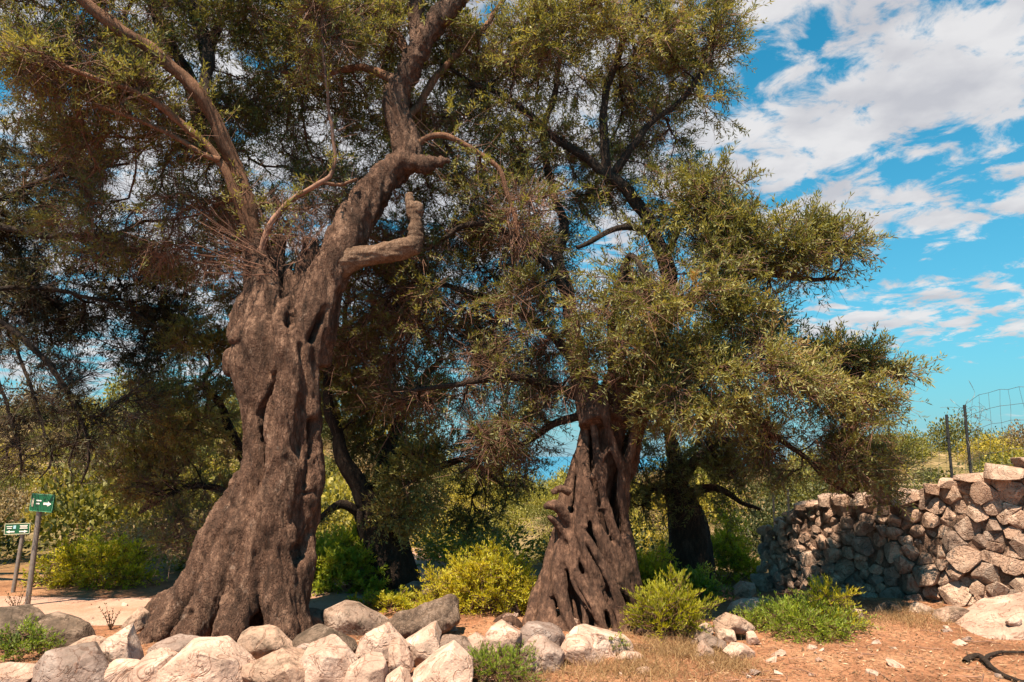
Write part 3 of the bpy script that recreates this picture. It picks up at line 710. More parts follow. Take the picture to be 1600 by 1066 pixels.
def leaf_mesh(rt, P, tint, pairs, length, width, spread=.75, t0=.2, up=.25):
    """leaves in opposite pairs along every twig of P"""
    m, k, _ = P.shape
    tt = np.clip(np.linspace(t0, 1.0, pairs)[None] + rt.normal(0, .03, (m, pairs)), 0, 1) * (k - 1)
    i = np.minimum(tt.astype(int), k - 2); f = (tt - i)[..., None]; mi = np.arange(m)[:, None]
    B = P[mi, i] * (1 - f) + P[mi, i + 1] * f; T = unit(P[mi, i + 1] - P[mi, i])
    s0 = unit(np.cross(T, A([.2, .5, .84]))); s1 = np.cross(T, s0)
    ang = (np.arange(pairs) * 1.57)[None] + rt.uniform(0, 6.28, (m, 1)); s = np.cos(ang)[..., None] * s0 + np.sin(ang)[..., None] * s1
    Vs, ts = [], []
    for sg in (1, -1):
        d = unit(T * rt.uniform(.5, 1.0, (m, pairs, 1)) + sg * s * spread + A([0, 0, up]) + rt.normal(0, .22, (m, pairs, 3)))
        n = unit(np.cross(d, unit(np.cross(A([0, 0, 1.0]), d) + rt.normal(0, .55, (m, pairs, 3)))))
        w = np.cross(n, d); ln = length * rt.uniform(.6, 1.15, (m, pairs, 1)); wd = width * rt.uniform(.75, 1.2, (m, pairs, 1)) * .5
        b = B + d * .004
        Vs.append(np.stack([b, b + d * ln * .45 + w * wd - n * ln * .03, b + d * ln + n * ln * rt.normal(0, .08, (m, pairs, 1)), b + d * ln * .45 - w * wd - n * ln * .03], 2).reshape(-1, 3))
        ts.append(np.repeat(np.clip(tint[:, None] + rt.normal(0, .09, (m, pairs)), 0, 1).ravel(), 4))
    V = np.concatenate(Vs); return V, np.arange(len(V)).reshape(-1, 4), np.concatenate(ts)

def clothe(tr, root, leafmat, twigs_per_tip=5, pairs=9, tl=(.2, .40), leaf=(.076, .0175), bare=.5, twigmat=TWIG, woodmat=None, grav=.12, up=.25, spread=.75, shoots=.35):
    rt = tr.r; wood = MB(); tr.wood(wood)
    base, dv, leafy, tint = [], [], [], []
    for idx, t in tr.paths:
        p = tr.GP[idx]; nk = len(p); d = tr.Gd[idx[-1]]; out = unit(t[:3] - t[5:8])
        for _ in range(twigs_per_tip):
            k = nk - 1 - int(min(nk - 1, abs(rt.normal(0, 1.3)))); f = rt.uniform(0, 1)
            b = p[k] if k == nk - 1 else p[k] * (1 - f) + p[k + 1] * f
            v = unit(d * .5 + out * .55 + rt.normal(0, .52, 3) + A([0, 0, .12]))
            base.append(b); dv.append(v); leafy.append(rt.uniform() < t[3]); tint.append(t[4])
        for _ in range(int(bare * 4 + .5)):                       # bare inner twigs further down
            k = rt.integers(0, nk - 1); b = p[k]; v = unit(tr.Gd[idx[k + 1]] * .4 + rt.normal(0, .7, 3))
            base.append(b); dv.append(v); leafy.append(False); tint.append(t[4])
    lim = [i for i in range(len(tr.P)) if tr.rad[i] < .10 and tr.par[i] >= 0]
    for i in rt.choice(lim, min(700, 2 * len(lim))) if lim else ():
        d = unit(A(tr.P[i]) - A(tr.P[tr.par[i]])); base.append(A(tr.P[i]) * 1.0); dv.append(unit(d * .35 + rt.normal(0, .75, 3) + [0, 0, .25])); leafy.append(rt.uniform() < shoots); tint.append(.55)
    base, dv, leafy, tint = A(base), A(dv), A(leafy, bool), A(tint); m = len(base)
    ln = rt.uniform(tl[0], tl[1], m) * np.where(leafy, 1, 1.15)
    P = make_twigs(rt, base, dv, ln, 3, .22, grav * rt.uniform(.2, 1.6, m))
    V, F = twig_mesh(P[:, ::2], np.full(m, .0034), np.full(m, .0014))
    put('twigs', V, F, twigmat, root, kind='stuff')
    if wood.n:
        V, F = wood.get(); put('branches', V, F, woodmat or BARK_LIMB, root, smooth=True, kind='stuff')
    if leafy.any():
        V, F, tt = leaf_mesh(rt, P[leafy], tint[leafy], pairs, leaf[0], leaf[1], spread, .15, up)
        put('crown', V, F, leafmat, root, tint=tt, kind='stuff')
    return leafy.sum() * pairs * 2
NLEAF = 0

def limb_part(root, tr, pts, mat=BARK_LIMB, seed=0, n=10, name='limb', wob=.06, grow=True):
    P, R = pxline(pts, .07); P = P + (wobble(P, wob, 2.2, seed) - P) * np.minimum(1, np.linspace(0, 6, len(P)))[:, None]
    R = R * (.9 + .22 * fbm(P * 4, seed + 3, 3) + .30 * np.maximum(fbm(P * 9, seed + 8, 2) - .25, 0)); V, F = tube(P, R, n)
    if grow: tr.limb(P[1:], R[1:])
    # close the tip
    o = put(name, V, F, mat, root, smooth=True); return o

# --- the big leaning olive on the left -------------------------------------------------
def tree_left():
    global NLEAF
    YA = 8.05
    root = root_at('olive_tree', tuple(at(365, 985, YA) * [1, 1, 0]), 'huge old olive tree with thick pale trunk forking into two stems on the left', 'tree', None)
    mb = MB()
    V, F, P = trunk_sections([(1040, 240, 470, YA), (990, 272, 462, YA), (950, 296, 456, YA), (900, 314, 458, YA), (850, 334, 472, YA), (800, 358, 490, YA), (750, 378, 502, YA),
                              (700, 387, 498, YA), (650, 384, 496, YA), (600, 373, 495, YA), (565, 368, 492, YA), (535, 375, 494, YA), (515, 384, 500, YA), (500, 404, 490, YA), (488, 428, 470, YA)], .05, 40, .9)
    mb.add(V, F)
    def add(pts, seed=0, wob=.02, n=16):
        P, R = pxline(pts, .05); P = wobble(P, wob, 3, seed); V, F = tube(P, R, n, True); mb.add(V, F); return P, R
    f = YA - .42
    # roots and buttresses
    add([(380, 740, f + .3, 8), (362, 800, f + .22, 24), (345, 850, f + .15, 34), (318, 900, f + .1, 27), (285, 945, f + .05, 22), (250, 985, f - .1, 19), (222, 1015, f - .25, 15), (200, 1045, f - .3, 10)], 1)
    add([(400, 740, f + .2, 10), (390, 800, f + .08, 28), (380, 850, f, 38), (345, 910, f - .08, 30), (318, 960, f - .15, 25), (290, 1000, f - .3, 22), (270, 1030, f - .4, 14)], 2)
    add([(425, 760, f + .15, 10), (412, 810, f + .04, 28), (400, 860, f - .05, 36), (385, 920, f - .12, 32), (368, 970, f - .25, 26), (352, 1010, f - .4, 20)], 3)
    add([(440, 750, f + .15, 10), (435, 800, f + .05, 26), (430, 850, f - .02, 34), (432, 920, f - .12, 28), (440, 970, f - .22, 20), (450, 1010, f - .35, 14)], 4)
    add([(480, 760, f + .35, 10), (470, 810, f + .22, 24), (462, 860, f + .15, 28), (455, 920, f + .05, 26), (458, 960, f, 22), (472, 1005, f - .1, 14)], 5)
    add([(300, 940, YA + .2, 26), (262, 955, YA + .25, 26), (232, 985, YA + .25, 20), (215, 1010, YA + .25, 12)], 6)
    # long ridges up the trunk
    add([(446, 470, f + .3, 8), (448, 520, f + .1, 24), (452, 600, f + .05, 25), (436, 680, f + .02, 20), (440, 750, f - .02, 25), (420, 820, f - .06, 30), (400, 900, f - .1, 30)], 7)
    add([(412, 470, f + .4, 8), (405, 520, f + .18, 24), (396, 580, f + .18, 24), (402, 650, f + .18, 20), (409, 720, f + .18, 24), (388, 790, f + .16, 27), (364, 870, f + .1, 28)], 8)
    add([(488, 470, f + .4, 8), (477, 520, f + .18, 20), (476, 600, f + .18, 20), (477, 680, f + .18, 18), (478, 750, f + .18, 22), (458, 830, f + .15, 25)], 9)
    # swellings at the waist and shoulder
    add([(382, 540, f + .38, 12), (372, 560, f + .38, 16), (368, 582, f + .4, 13)], 10, .01); add([(398, 455, YA - .1, 12), (388, 480, f + .36, 20), (376, 530, f + .35, 18)], 11, .01)
    # left stem
    add([(408, 540, YA - .1, 44), (414, 490, YA - .1, 32), (411, 440, YA - .08, 24), (403, 405, YA - .05, 20), (398, 370, YA, 15)], 12)
    add([(424, 470, YA + .1, 26), (428, 420, YA + .1, 15), (436, 370, YA + .1, 6)], 13)
    # right stem, thick, sweeping up to the right
    add([(470, 560, YA - .12, 44), (490, 500, YA - .15, 34), (503, 450, YA - .15, 29), (528, 400, YA - .12, 27), (558, 340, YA - .05, 26), (592, 290, YA, 23), (625, 257, YA, 21), (636, 240, YA, 20), (628, 205, YA, 20),
         (619, 170, YA, 19), (622, 140, YA, 17), (640, 105, YA - .05, 17), (655, 75, YA - .1, 17), (682, 35, YA - .15, 15), (715, -5, YA - .2, 13), (740, -60, YA - .2, 11)], 14)
    add([(655, 80, YA - .1, 13), (650, 40, YA - .1, 10), (652, -10, YA - .1, 9), (660, -80, YA, 7)], 15)
    # dead splintered stump between the stems
    for k, (a, b) in enumerate((((468, 470), (476, 372)), ((482, 470), (491, 376)), ((495, 470), (500, 385)), ((456, 480), (452, 410)))):
        add([(a[0], a[1], YA - .02, 14), ((a[0] + b[0]) / 2, (a[1] + b[1]) / 2, YA - .02, 9), (b[0], b[1], YA, 3)], 20 + k, .02, 8)
    # broken stub at the elbow
    add([(632, 252, YA - .05, 17), (662, 258, YA - .1, 11), (690, 254, YA - .15, 6), (700, 252, YA - .15, 3)], 30)
    V, F = mb.get(); V, N, Q = remesh(V, F, .021)
    for pts, w, d in (([(444, 545, f), (438, 580, f), (428, 612, f)], .036, .15), ([(428, 606, f), (406, 645, f), (412, 690, f), (424, 735, f), (418, 780, f), (398, 826, f)], .034, .13),
                      ([(398, 826, f), (372, 880, f), (360, 940, f)], .06, .07), ([(487, 660, f + .1), (486, 705, f + .1), (476, 760, f + .05)], .035, .12), ([(500, 800, f), (470, 860, f), (440, 900, f), (425, 960, f - .1)], .07, .10),
                      ([(455, 440, YA - .4), (450, 470, YA - .4), (452, 510, YA - .4)], .05, .18), ([(507, 480, YA - .4), (496, 505, YA - .4), (486, 530, YA - .4)], .03, .14), ([(384, 915, f - .1), (392, 985, f - .2)], .05, .08), ([(340, 900, f), (310, 960, f - .1)], .05, .10),
                      ([(400, 990, f - .2), (405, 960, f - .1), (412, 920, f - .1)], .06, .12), ([(448, 772, f), (486, 770, f)], .03, .05), ([(470, 540, f), (472, 640, f)], .03, .04)):
        V = groove(V, N, pts, w, d * 1.35)
    W = V + V[:, [2]] * A([.22, .1, 0])
    fis = 1 - np.abs(fbm(W * [8, 8, 1.0], 5, 3)) * 2.6; fine = 1 - np.abs(fbm(W * [19, 19, 3.2], 15, 3)) * 2.4
    V = V + N * (.03 * fbm(V * [2.2, 2.2, 1.0], 1, 3) + .044 * fis - .012 + .016 * fine + .008 * fbm(V * [30, 30, 12], 9, 3))[:, None]
    put('trunk', V, Q, BARK_A, root, smooth=True)
    tr = Tree(11)
    # sawn-off limb with its turned-up end
    mb = MB()
    for pts in ([(515, 430, YA - .15, 18), (550, 405, YA - .2, 17), (590, 398, YA - .25, 15), (625, 391, YA - .28, 16), (648, 384, YA - .3, 13)], [(645, 396, YA - .3, 9), (650, 370, YA - .3, 12), (650, 345, YA - .3, 9), (652, 320, YA - .3, 10)],
                [(600, 392, YA - .27, 13), (630, 388, YA - .3, 14)], [(642, 340, YA - .3, 6), (641, 320, YA - .3, 5), (640, 305, YA - .3, 4.5)]):
        P, R = pxline(pts, .05); V, F = tube(wobble(P, .02, 4, 3), R, 14, True); mb.add(V, F)
    V, F = mb.get(); V, N, Q = remesh(V, F, .014)
    V = groove(V, N, [(600, 372, YA - .5), (628, 376, YA - .5)], .03, .05)
    V = V + N * ((.016 * (1 - np.abs(fbm(V * [3, 12, 16], 5, 3)) * 2.2)) + .02 * fbm(V * 5, 15, 2) + .008 * fbm(V * 24, 9, 3))[:, None]
    o = put('sawn_limb', V, Q, WOOD_CUT, root, smooth=True); o['label'] = 'sawn-off limb with a turned-up end'
    P, R = pxline([(505, 450, YA, 30), (528, 400, YA, 28), (592, 290, YA, 22), (636, 240, YA, 20), (619, 170, YA, 19), (640, 105, YA, 17), (682, 35, YA - .15, 15), (740, -60, YA - .2, 11)], .12); tr.limb(P[3:], R[3:])
    L = lambda pts, seed, **k: limb_part(root, tr, pts, seed=seed, **k)
    L([(398, 385, YA, 16), (390, 340, YA - .05, 14), (375, 280, YA - .15, 13), (345, 215, YA - .3, 12), (310, 150, YA - .5, 11), (255, 90, YA - .7, 11), (190, 45, YA - .9, 10), (130, 0, YA - 1.1, 10), (60, -60, YA - 1.3, 8)], 1)
    L([(402, 400, YA - .1, 9), (385, 350, YA - .2, 8), (368, 300, YA - .3, 8), (340, 250, YA - .4, 7), (295, 205, YA - .5, 6.5), (240, 160, YA - .7, 6), (180, 130, YA - .9, 5), (90, 100, YA - 1.1, 3.5)], 2)
    L([(345, 250, YA - .4, 5), (290, 225, YA - .45, 4.5), (230, 190, YA - .6, 4), (150, 165, YA - .8, 3)], 3)
    L([(408, 395, YA - .15, 6), (422, 350, YA - .25, 5.2), (455, 312, YA - .3, 4.8), (495, 287, YA - .35, 4.4), (518, 265, YA - .35, 3.5), (522, 215, YA - .35, 3), (514, 150, YA - .4, 2.5), (506, 60, YA - .5, 2), (500, -20, YA - .6, 1.4)], 4, mat=TWIG_RED)
    L([(505, 285, YA - .35, 3.4), (530, 290, YA - .3, 3), (560, 280, YA - .3, 2)], 5)
    L([(640, 245, YA, 7), (660, 220, YA - .05, 6), (692, 211, YA - .1, 5.2), (735, 228, YA - .1, 4.8), (775, 262, YA - .1, 4.2), (798, 310, YA - .1, 4.5), (815, 370, YA - .1, 3.5)], 6)
    L([(318, 165, YA - .4, 7), (322, 100, YA, 11), (312, 40, YA + .2, 12), (300, -40, YA + .4, 11)], 7, mat=BARK_DARK)
    L([(300, 240, YA + .5, 11), (312, 190, YA + .4, 13), (300, 130, YA + .4, 12), (262, 60, YA + .5, 9), (230, 0, YA + .6, 8)], 8, mat=BARK_DARK)
    L([(312, 170, YA + .4, 8), (330, 80, YA + .4, 7), (352, 0, YA + .4, 6), (370, -70, YA + .4, 5)], 9, mat=BARK_DARK)
    L([(622, 130, YA, 8), (590, 110, YA + .1, 7), (555, 105, YA + .2, 6), (500, 120, YA + .3, 4), (440, 110, YA + .4, 3)], 10)
    L([(640, 90, YA, 8), (618, 50, YA + .1, 6), (590, 18, YA + .2, 6), (530, 18, YA + .3, 5), (430, 10, YA + .3, 4)], 11)
    L([(628, 190, YA, 6), (655, 160, YA + .2, 7), (690, 110, YA + .3, 6), (740, 60, YA + .4, 5), (790, 0, YA + .4, 4)], 12)
    T = tr.lobes([(330, 60, 8.9, 230, 170, 1.4, 540, .9, .5), (110, 50, 8.1, 190, 150, 1.3, 430, .85, .55), (560, 60, 8.9, 170, 160, 1.3, 490, .95, .5),
                  (710, 180, 9.1, 130, 160, 1.2, 320, .8, .5), (430, 240, 9.6, 170, 130, 1.0, 330, .7, .5), (220, 300, 8.7, 170, 120, 1.1, 310, .6, .4),
                  (600, 330, 9.2, 130, 90, .9, 110, .4, .3), (250, -190, 7.8, 420, 150, 1.7, 170, .8, .45), (-120, -60, 7.2, 150, 130, .9, 130, .8, .5),
                  (90, 100, 7.1, 110, 60, .5, 150, .75, .6), (200, 140, 7.4, 90, 40, .4, 60, .3, .5), (508, 60, 7.6, 50, 90, .4, 70, .7, .55), (815, 350, 8.0, 50, 60, .5, 60, .3, .4), (470, 330, 8.6, 130, 70, .5, 120, .08, .4),
                  (330, 380, 8.6, 100, 60, .6, 110, .15, .4), (680, -170, 8.2, 250, 150, 1.7, 100, .8, .45)])
    tr.grow(T)
    NLEAF += clothe(tr, root, LEAF, 4, 10, bare=1.5, twigmat=TWIG_MIX)
    # thicket of dead reddish twigs sprouting round the fork
    rt = np.random.default_rng(77); b = A([at(rt.uniform(390, 440), rt.uniform(385, 440), YA - rt.uniform(0, .25)) for _ in range(54)] + [at(rt.uniform(450, 500), rt.uniform(372, 420), YA - rt.uniform(0, .2)) for _ in range(26)])
    d = unit(A([-.75, -.3, .35]) + rt.normal(0, .45, (80, 3))); d[54:] = unit(A([.1, -.2, .8]) + rt.normal(0, .6, (26, 3)))
    Pt = make_twigs(rt, b, d, rt.uniform(.3, .9, 80), 6, .25, np.full(80, .05)); V1, F1 = twig_mesh(Pt, np.full(80, .006), np.full(80, .0015))
    b2 = Pt[:, 2:5].reshape(-1, 3); d2 = unit(np.repeat(d, 3, 0) + rt.normal(0, .6, (240, 3))); P2 = make_twigs(rt, b2, d2, rt.uniform(.12, .35, 240), 4, .25)
    V2, F2 = twig_mesh(P2, np.full(240, .003), np.full(240, .001)); put('dead_twigs', np.vstack([V1, V2]), np.vstack([F1, F2 + len(V1)]), TWIG_MIX, root, kind='stuff')
tree_left()

# --- the twisted olive right of centre ---------------------------------------------------
def tree_twisted():
    global NLEAF
    YB = 8.45
    root = root_at('olive_tree', tuple(at(915, 975, YB) * [1, 1, 0]), 'gnarled olive tree with braided twisting trunk flaring wide at its foot', 'tree', None)
    rows = [(1015, 800, 1025, YB), (975, 822, 1012, YB), (940, 838, 1006, YB), (900, 850, 998, YB), (850, 866, 986, YB), (800, 876, 980, YB), (760, 886, 982, YB), (720, 898, 990, YB), (680, 908, 1002, YB), (650, 910, 1012, YB), (620, 912, 1008, YB), (585, 925, 990, YB)]
    rin = [(y, (a + b) / 2 - (b - a) * .235, (a + b) / 2 + (b - a) * .235, Y) for y, a, b, Y in rows]
    mb = MB(); V, F, P = trunk_sections(rin, .05, 30, .95); mb.add(V, F)
    ctr = []; rr = []
    for (y, a, b, Y) in rows: ctr.append(at((a + b) / 2, y, Y)); rr.append((b - a) / 2 * mpp(900, y, Y))
    C = resample(np.column_stack([A(ctr), A(rr)]), .05); h = np.linspace(0, 1, len(C)); r = np.random.default_rng(3)
    def strand(th0, twist, rad, h0, h1, lift=.93, seed=0):
        m = (h >= h0) & (h <= h1); q = h[m]
        th = th0 + twist * q + .22 * fbm(np.stack([q * 5 + seed, 0 * q + seed, 0 * q], -1), seed, 2) * 1.8
        R = C[m, 3] * (lift + .05 * fbm(np.stack([q * 6, 0 * q + seed * 2, 0 * q], -1), seed + 3, 2))
        p = C[m, :3] + np.stack([R * np.cos(th), R * np.sin(th) * .95, 0 * R], -1)
        w = rad * (1 + .45 * fbm(np.stack([q * 9, 0 * q, 0 * q + seed], -1), seed + 9, 3)) * (1.25 - .55 * q)
        if m.sum() > 3: V, F = tube(p, np.maximum(w, .012), 10, True); mb.add(V, F)
    for k in range(12):                                       # main rope-like strands, climbing to the left on the near side
        strand(k / 12 * 2 * np.pi + r.normal(0, .10), -3.3 + r.normal(0, .25), r.uniform(.055, .085), 0, r.uniform(.85, 1.0), r.uniform(.84, .98), k)
    for k in range(14): strand((k + .5) / 14 * 2 * np.pi + r.normal(0, .1), -3.3 + r.normal(0, .4), r.uniform(.040, .062), 0, r.uniform(.25, .5), r.uniform(.84, .95), 30 + k)
    for k in range(24):                                       # cross-links and knots
        a = r.uniform(0, .8); strand(r.uniform(0, 2 * np.pi), r.choice([-3.5, 2.2, -2]) + r.normal(0, .6), r.uniform(.028, .05), a, min(1, a + r.uniform(.12, .3)), r.uniform(.88, 1.0), 60 + k)
    def add(pts, seed=0, wob=.03, n=12):
        P, R = pxline(pts, .05); P = wobble(P, wob, 3, seed); V, F = tube(P, R, n, True); mb.add(V, F)
    for k in range(17):                                       # root toes
        th = math.pi + k / 17 * 2 * math.pi; c = C[1]; a = A([math.cos(th), math.sin(th), 0])
        p = resample([C[5, :3] + a * C[5, 3] * .86, C[2, :3] + a * C[2, 3] * .95, A([*(c[:2] + a[:2] * c[3] * 1.1), .06]), A([*(c[:2] + a[:2] * c[3] * r.uniform(1.25, 1.5)), -.08])], .05)
        V, F = tube(wobble(p, .04, 3, k), np.linspace(r.uniform(.08, .12), .03, len(p)), 10, True); mb.add(V, F)
    add([(892, 830, YB - .2, 8), (882, 806, YB - .25, 10), (866, 790, YB - .3, 9), (850, 792, YB - .3, 5)], 1); add([(890, 770, YB - .25, 8), (876, 764, YB - .3, 7), (862, 772, YB - .3, 4)], 2); add([(884, 850, YB - .2, 8), (870, 818, YB - .25, 7), (856, 806, YB - .3, 4)], 3)
    # stems leaving the top
    add([(935, 660, YB - .1, 34), (915, 610, YB, 22), (903, 560, YB, 16), (892, 500, YB, 13), (886, 450, YB, 11)], 3)
    add([(970, 660, YB, 36), (985, 610, YB, 26), (1010, 550, YB, 19), (1040, 490, YB, 15)], 4); add([(965, 640, YB - .1, 20), (962, 570, YB - .1, 14), (958, 500, YB - .1, 10)], 5)
    V, F = mb.get(); V, N, Q = remesh(V, F, .0145, 1)
    f = YB - .5
    for pts, w, d in (([(1003, 955, f), (975, 890, f), (945, 820, f), (922, 760, f)], .026, .15), ([(965, 985, f - .1), (945, 915, f), (915, 850, f), (897, 800, f)], .026, .16), ([(925, 985, f - .15), (905, 930, f - .1), (880, 870, f), (872, 830, f)], .026, .14),
                      ([(990, 850, f), (965, 790, f), (940, 720, f), (918, 680, f)], .026, .15), ([(885, 985, f - .15), (868, 930, f - .1), (858, 890, f)], .026, .13), ([(985, 780, f), (972, 720, f), (945, 660, f)], .026, .14),
                      ([(950, 672, f), (958, 690, f), (952, 705, f)], .05, .22), ([(922, 690, f), (930, 730, f), (945, 770, f)], .045, .16), ([(935, 760, f), (950, 800, f)], .04, .14), ([(908, 640, f), (912, 665, f)], .04, .15),
                      ([(925, 850, f - .1), (935, 880, f - .1)], .045, .18), ([(965, 800, f), (972, 835, f)], .04, .15), ([(890, 830, f), (893, 860, f)], .035, .13), ([(905, 930, f - .2), (912, 955, f - .2)], .05, .18),
                      ([(860, 930, f - .2), (865, 955, f - .2)], .045, .16), ([(950, 930, f - .2), (958, 965, f - .2)], .05, .16), ([(975, 900, f - .1), (990, 935, f - .1)], .05, .15), ([(875, 880, f - .1), (868, 905, f - .1)], .035, .10)):
        V = groove(V, N, pts, w, d)
    V = V + N * (.03 * fbm(V * [4, 4, 2.5], 1, 3) - .012 + .012 * (1 - np.abs(fbm((V + V[:, [2]] * A([.45, 0, 0])) * [12, 12, 3.5], 5, 3)) * 2) + .006 * fbm(V * 30, 9, 3))[:, None]
    put('trunk', V, Q, BARK_B, root, smooth=True)
    tr = Tree(12); L = lambda pts, seed, **k: limb_part(root, tr, pts, seed=seed, mat=k.pop('mat', BARK_DARK), **k)
    for pts, sd in (([(890, 480, YB, 12), (884, 440, YB, 11), (872, 400, YB + .1, 10), (880, 350, YB + .2, 8), (862, 290, YB + .3, 7), (850, 220, YB + .3, 6), (870, 120, YB + .3, 5), (880, 20, YB + .3, 4)], 1),
                    ([(1035, 505, YB, 15), (1048, 460, YB, 14), (1040, 405, YB, 13), (1020, 365, YB, 12), (1000, 325, YB, 11), (975, 295, YB, 10), (950, 278, YB, 10)], 2),
                    ([(952, 285, YB, 9), (943, 230, YB, 8), (945, 160, YB, 7), (965, 90, YB, 6), (985, 20, YB, 5), (1000, -80, YB, 4)], 3),
                    ([(950, 278, YB, 8), (915, 245, YB, 7.5), (870, 215, YB, 7), (825, 180, YB, 6), (780, 145, YB, 5), (740, 130, YB, 4), (690, 100, YB, 3)], 4),
                    ([(950, 278, YB, 8), (985, 235, YB - .1, 7), (1020, 190, YB - .1, 6), (1060, 160, YB - .1, 5), (1100, 110, YB - .1, 4)], 5),
                    ([(1025, 370, YB, 8), (990, 355, YB - .3, 6), (950, 362, YB - .4, 5), (900, 385, YB - .5, 4)], 6), ([(1042, 400, YB, 6), (1062, 350, YB, 5), (1085, 300, YB, 4), (1100, 270, YB, 3)], 7),
                    ([(1040, 500, YB - .05, 13), (1072, 475, YB - .1, 12), (1105, 450, YB - .15, 10), (1150, 435, YB - .2, 8), (1200, 430, YB - .2, 6), (1255, 440, YB - .2, 4.5), (1310, 436, YB - .2, 3)], 8),
                    ([(1000, 600, YB - .2, 12), (1060, 590, YB - .5, 9), (1130, 575, YB - .6, 7), (1210, 575, YB - .2, 5), (1300, 590, YB + .1, 3.4)], 9),
                    ([(1005, 630, YB - .2, 10), (1070, 625, YB - .4, 8), (1140, 640, YB - .4, 7), (1210, 680, YB, 5.5), (1270, 730, YB + .2, 4), (1330, 775, YB + .3, 2.6)], 10),
                    ([(905, 575, YB, 10), (860, 520, YB + .1, 8), (800, 480, YB + .3, 7), (730, 455, YB + .4, 5), (650, 440, YB + .5, 4)], 11),
                    ([(905, 620, YB, 9), (850, 600, YB, 8), (790, 590, YB, 7), (720, 600, YB, 5), (640, 610, YB, 3.5)], 12),
                    ([(908, 650, YB, 8), (865, 660, YB + .2, 6), (820, 690, YB + .3, 4.5), (770, 700, YB + .4, 3.4), (720, 740, YB + .5, 2.5)], 13),
                    ([(890, 470, YB, 9), (860, 420, YB - .2, 7), (800, 370, YB - .2, 6), (740, 350, YB - .1, 5), (690, 370, YB, 4)], 14),
                    ([(958, 510, YB - .1, 10), (965, 450, YB - .2, 8), (985, 400, YB - .3, 6), (1010, 430, YB - .6, 4)], 15)):
        L(pts, sd)
    T = tr.lobes([(950, 60, 8.8, 185, 150, 1.4, 430, .95, .6), (1055, 110, 8.8, 85, 100, 1., 130, 1, .55), (800, 140, 9.0, 140, 150, 1.3, 300, .9, .52), (1000, 225, 8.8, 110, 70, 1.1, 90, .7, .45),
                  (850, 300, 9.1, 150, 110, 1.2, 260, .7, .45), (1085, 335, 8.4, 70, 75, .8, 150, 1, .5), (1240, 390, 8.25, 120, 42, .6, 190, 1, .45), (1150, 400, 8.3, 70, 50, .7, 80, 1, .45), (1010, 470, 8.0, 130, 65, .9, 200, .95, .5),
                  (1150, 525, 8.6, 90, 55, 1.0, 150, 1, .55), (1120, 600, 7.9, 160, 60, .8, 270, 1, .66), (1310, 595, 8.6, 75, 50, .8, 200, 1, .6), (1250, 680, 8.7, 130, 50, .8, 220, .6, .5), (1345, 738, 9.0, 60, 34, .5, 80, .8, .5), (1000, 570, 7.9, 80, 60, .6, 90, .8, .5),
                  (720, 430, 9.4, 170, 100, 1.1, 380, .6, .5), (690, 560, 9.3, 160, 100, .8, 320, .36, .48), (850, 550, 8.6, 110, 110, 1.0, 190, .5, .35), (790, 690, 9.0, 100, 40, .8, 130, .3, .35), (630, 500, 9.9, 130, 120, .7, 280, .35, .45), (790, 610, 9.4, 90, 70, .6, 190, .25, .4), (640, 380, 9.8, 130, 80, .7, 170, .5, .5), (960, -150, 8.8, 250, 120, 1.6, 110, .9, .5)])
    tr.grow(T, droop=.04)
    NLEAF += clothe(tr, root, LEAF, 4, 10, bare=1.4, woodmat=BARK_DARK, twigmat=TWIG_MIX)
tree_twisted()

def small_tree(label, rows, limbs, lobes, seed, leafmat, bark=BARK_DARK, group=None, tpt=4, pairs=11, leaf=(.076, .0185), bare=.5, name='olive_tree', twigmat=TWIG, droop=0.0, extra=()):
    global NLEAF
    y, a, b, Y = rows[0]; g = at((a + b) / 2, y, Y)
    root = root_at(name, (float(g[0]), float(g[1]), float(gz(g[0], g[1]))), label, 'tree', group)
    mb = MB(); V, F, P = trunk_sections(rows, .06, 20, .95); mb.add(V, F)
    r = np.random.default_rng(seed)
    c = P[0]
    for k in range(9):
        th = k / 9 * 6.28 + r.uniform(0, .4); d = A([math.cos(th), math.sin(th), 0])
        p = resample([P[min(10, len(P) - 1), :3] + d * P[min(10, len(P) - 1), 3] * .7, P[3, :3] + d * P[3, 3] * .95, c[:3] + d * c[3] * 1.25 + [0, 0, -.05]], .06)
        V, F = tube(wobble(p, .03, 3, k), np.linspace(c[3] * .3, c[3] * .14, len(p)), 8, True); mb.add(V, F)
    for pts in extra:
        P_, R_ = pxline(pts, .06); V, F = tube(wobble(P_, .03, 3, 4), R_, 10, True); mb.add(V, F)
    V, F = mb.get(); V, N, Q = remesh(V, F, .05)
    V = V + N * (.05 * fbm(V * [3, 3, 1.6], seed, 3) + .03 * (1 - np.abs(fbm(V * [7, 7, 2], seed + 4, 3)) * 2))[:, None]
    put('trunk', V, Q, bark, root, smooth=True)
    tr = Tree(seed)
    for i, pts in enumerate(limbs): limb_part(root, tr, pts, mat=bark, seed=seed + i)
    tr.grow(tr.lobes(lobes), seg=.2, droop=droop); NLEAF += clothe(tr, root, leafmat, tpt, pairs, (.18, .36), leaf, bare, twigmat, bark)
    return root

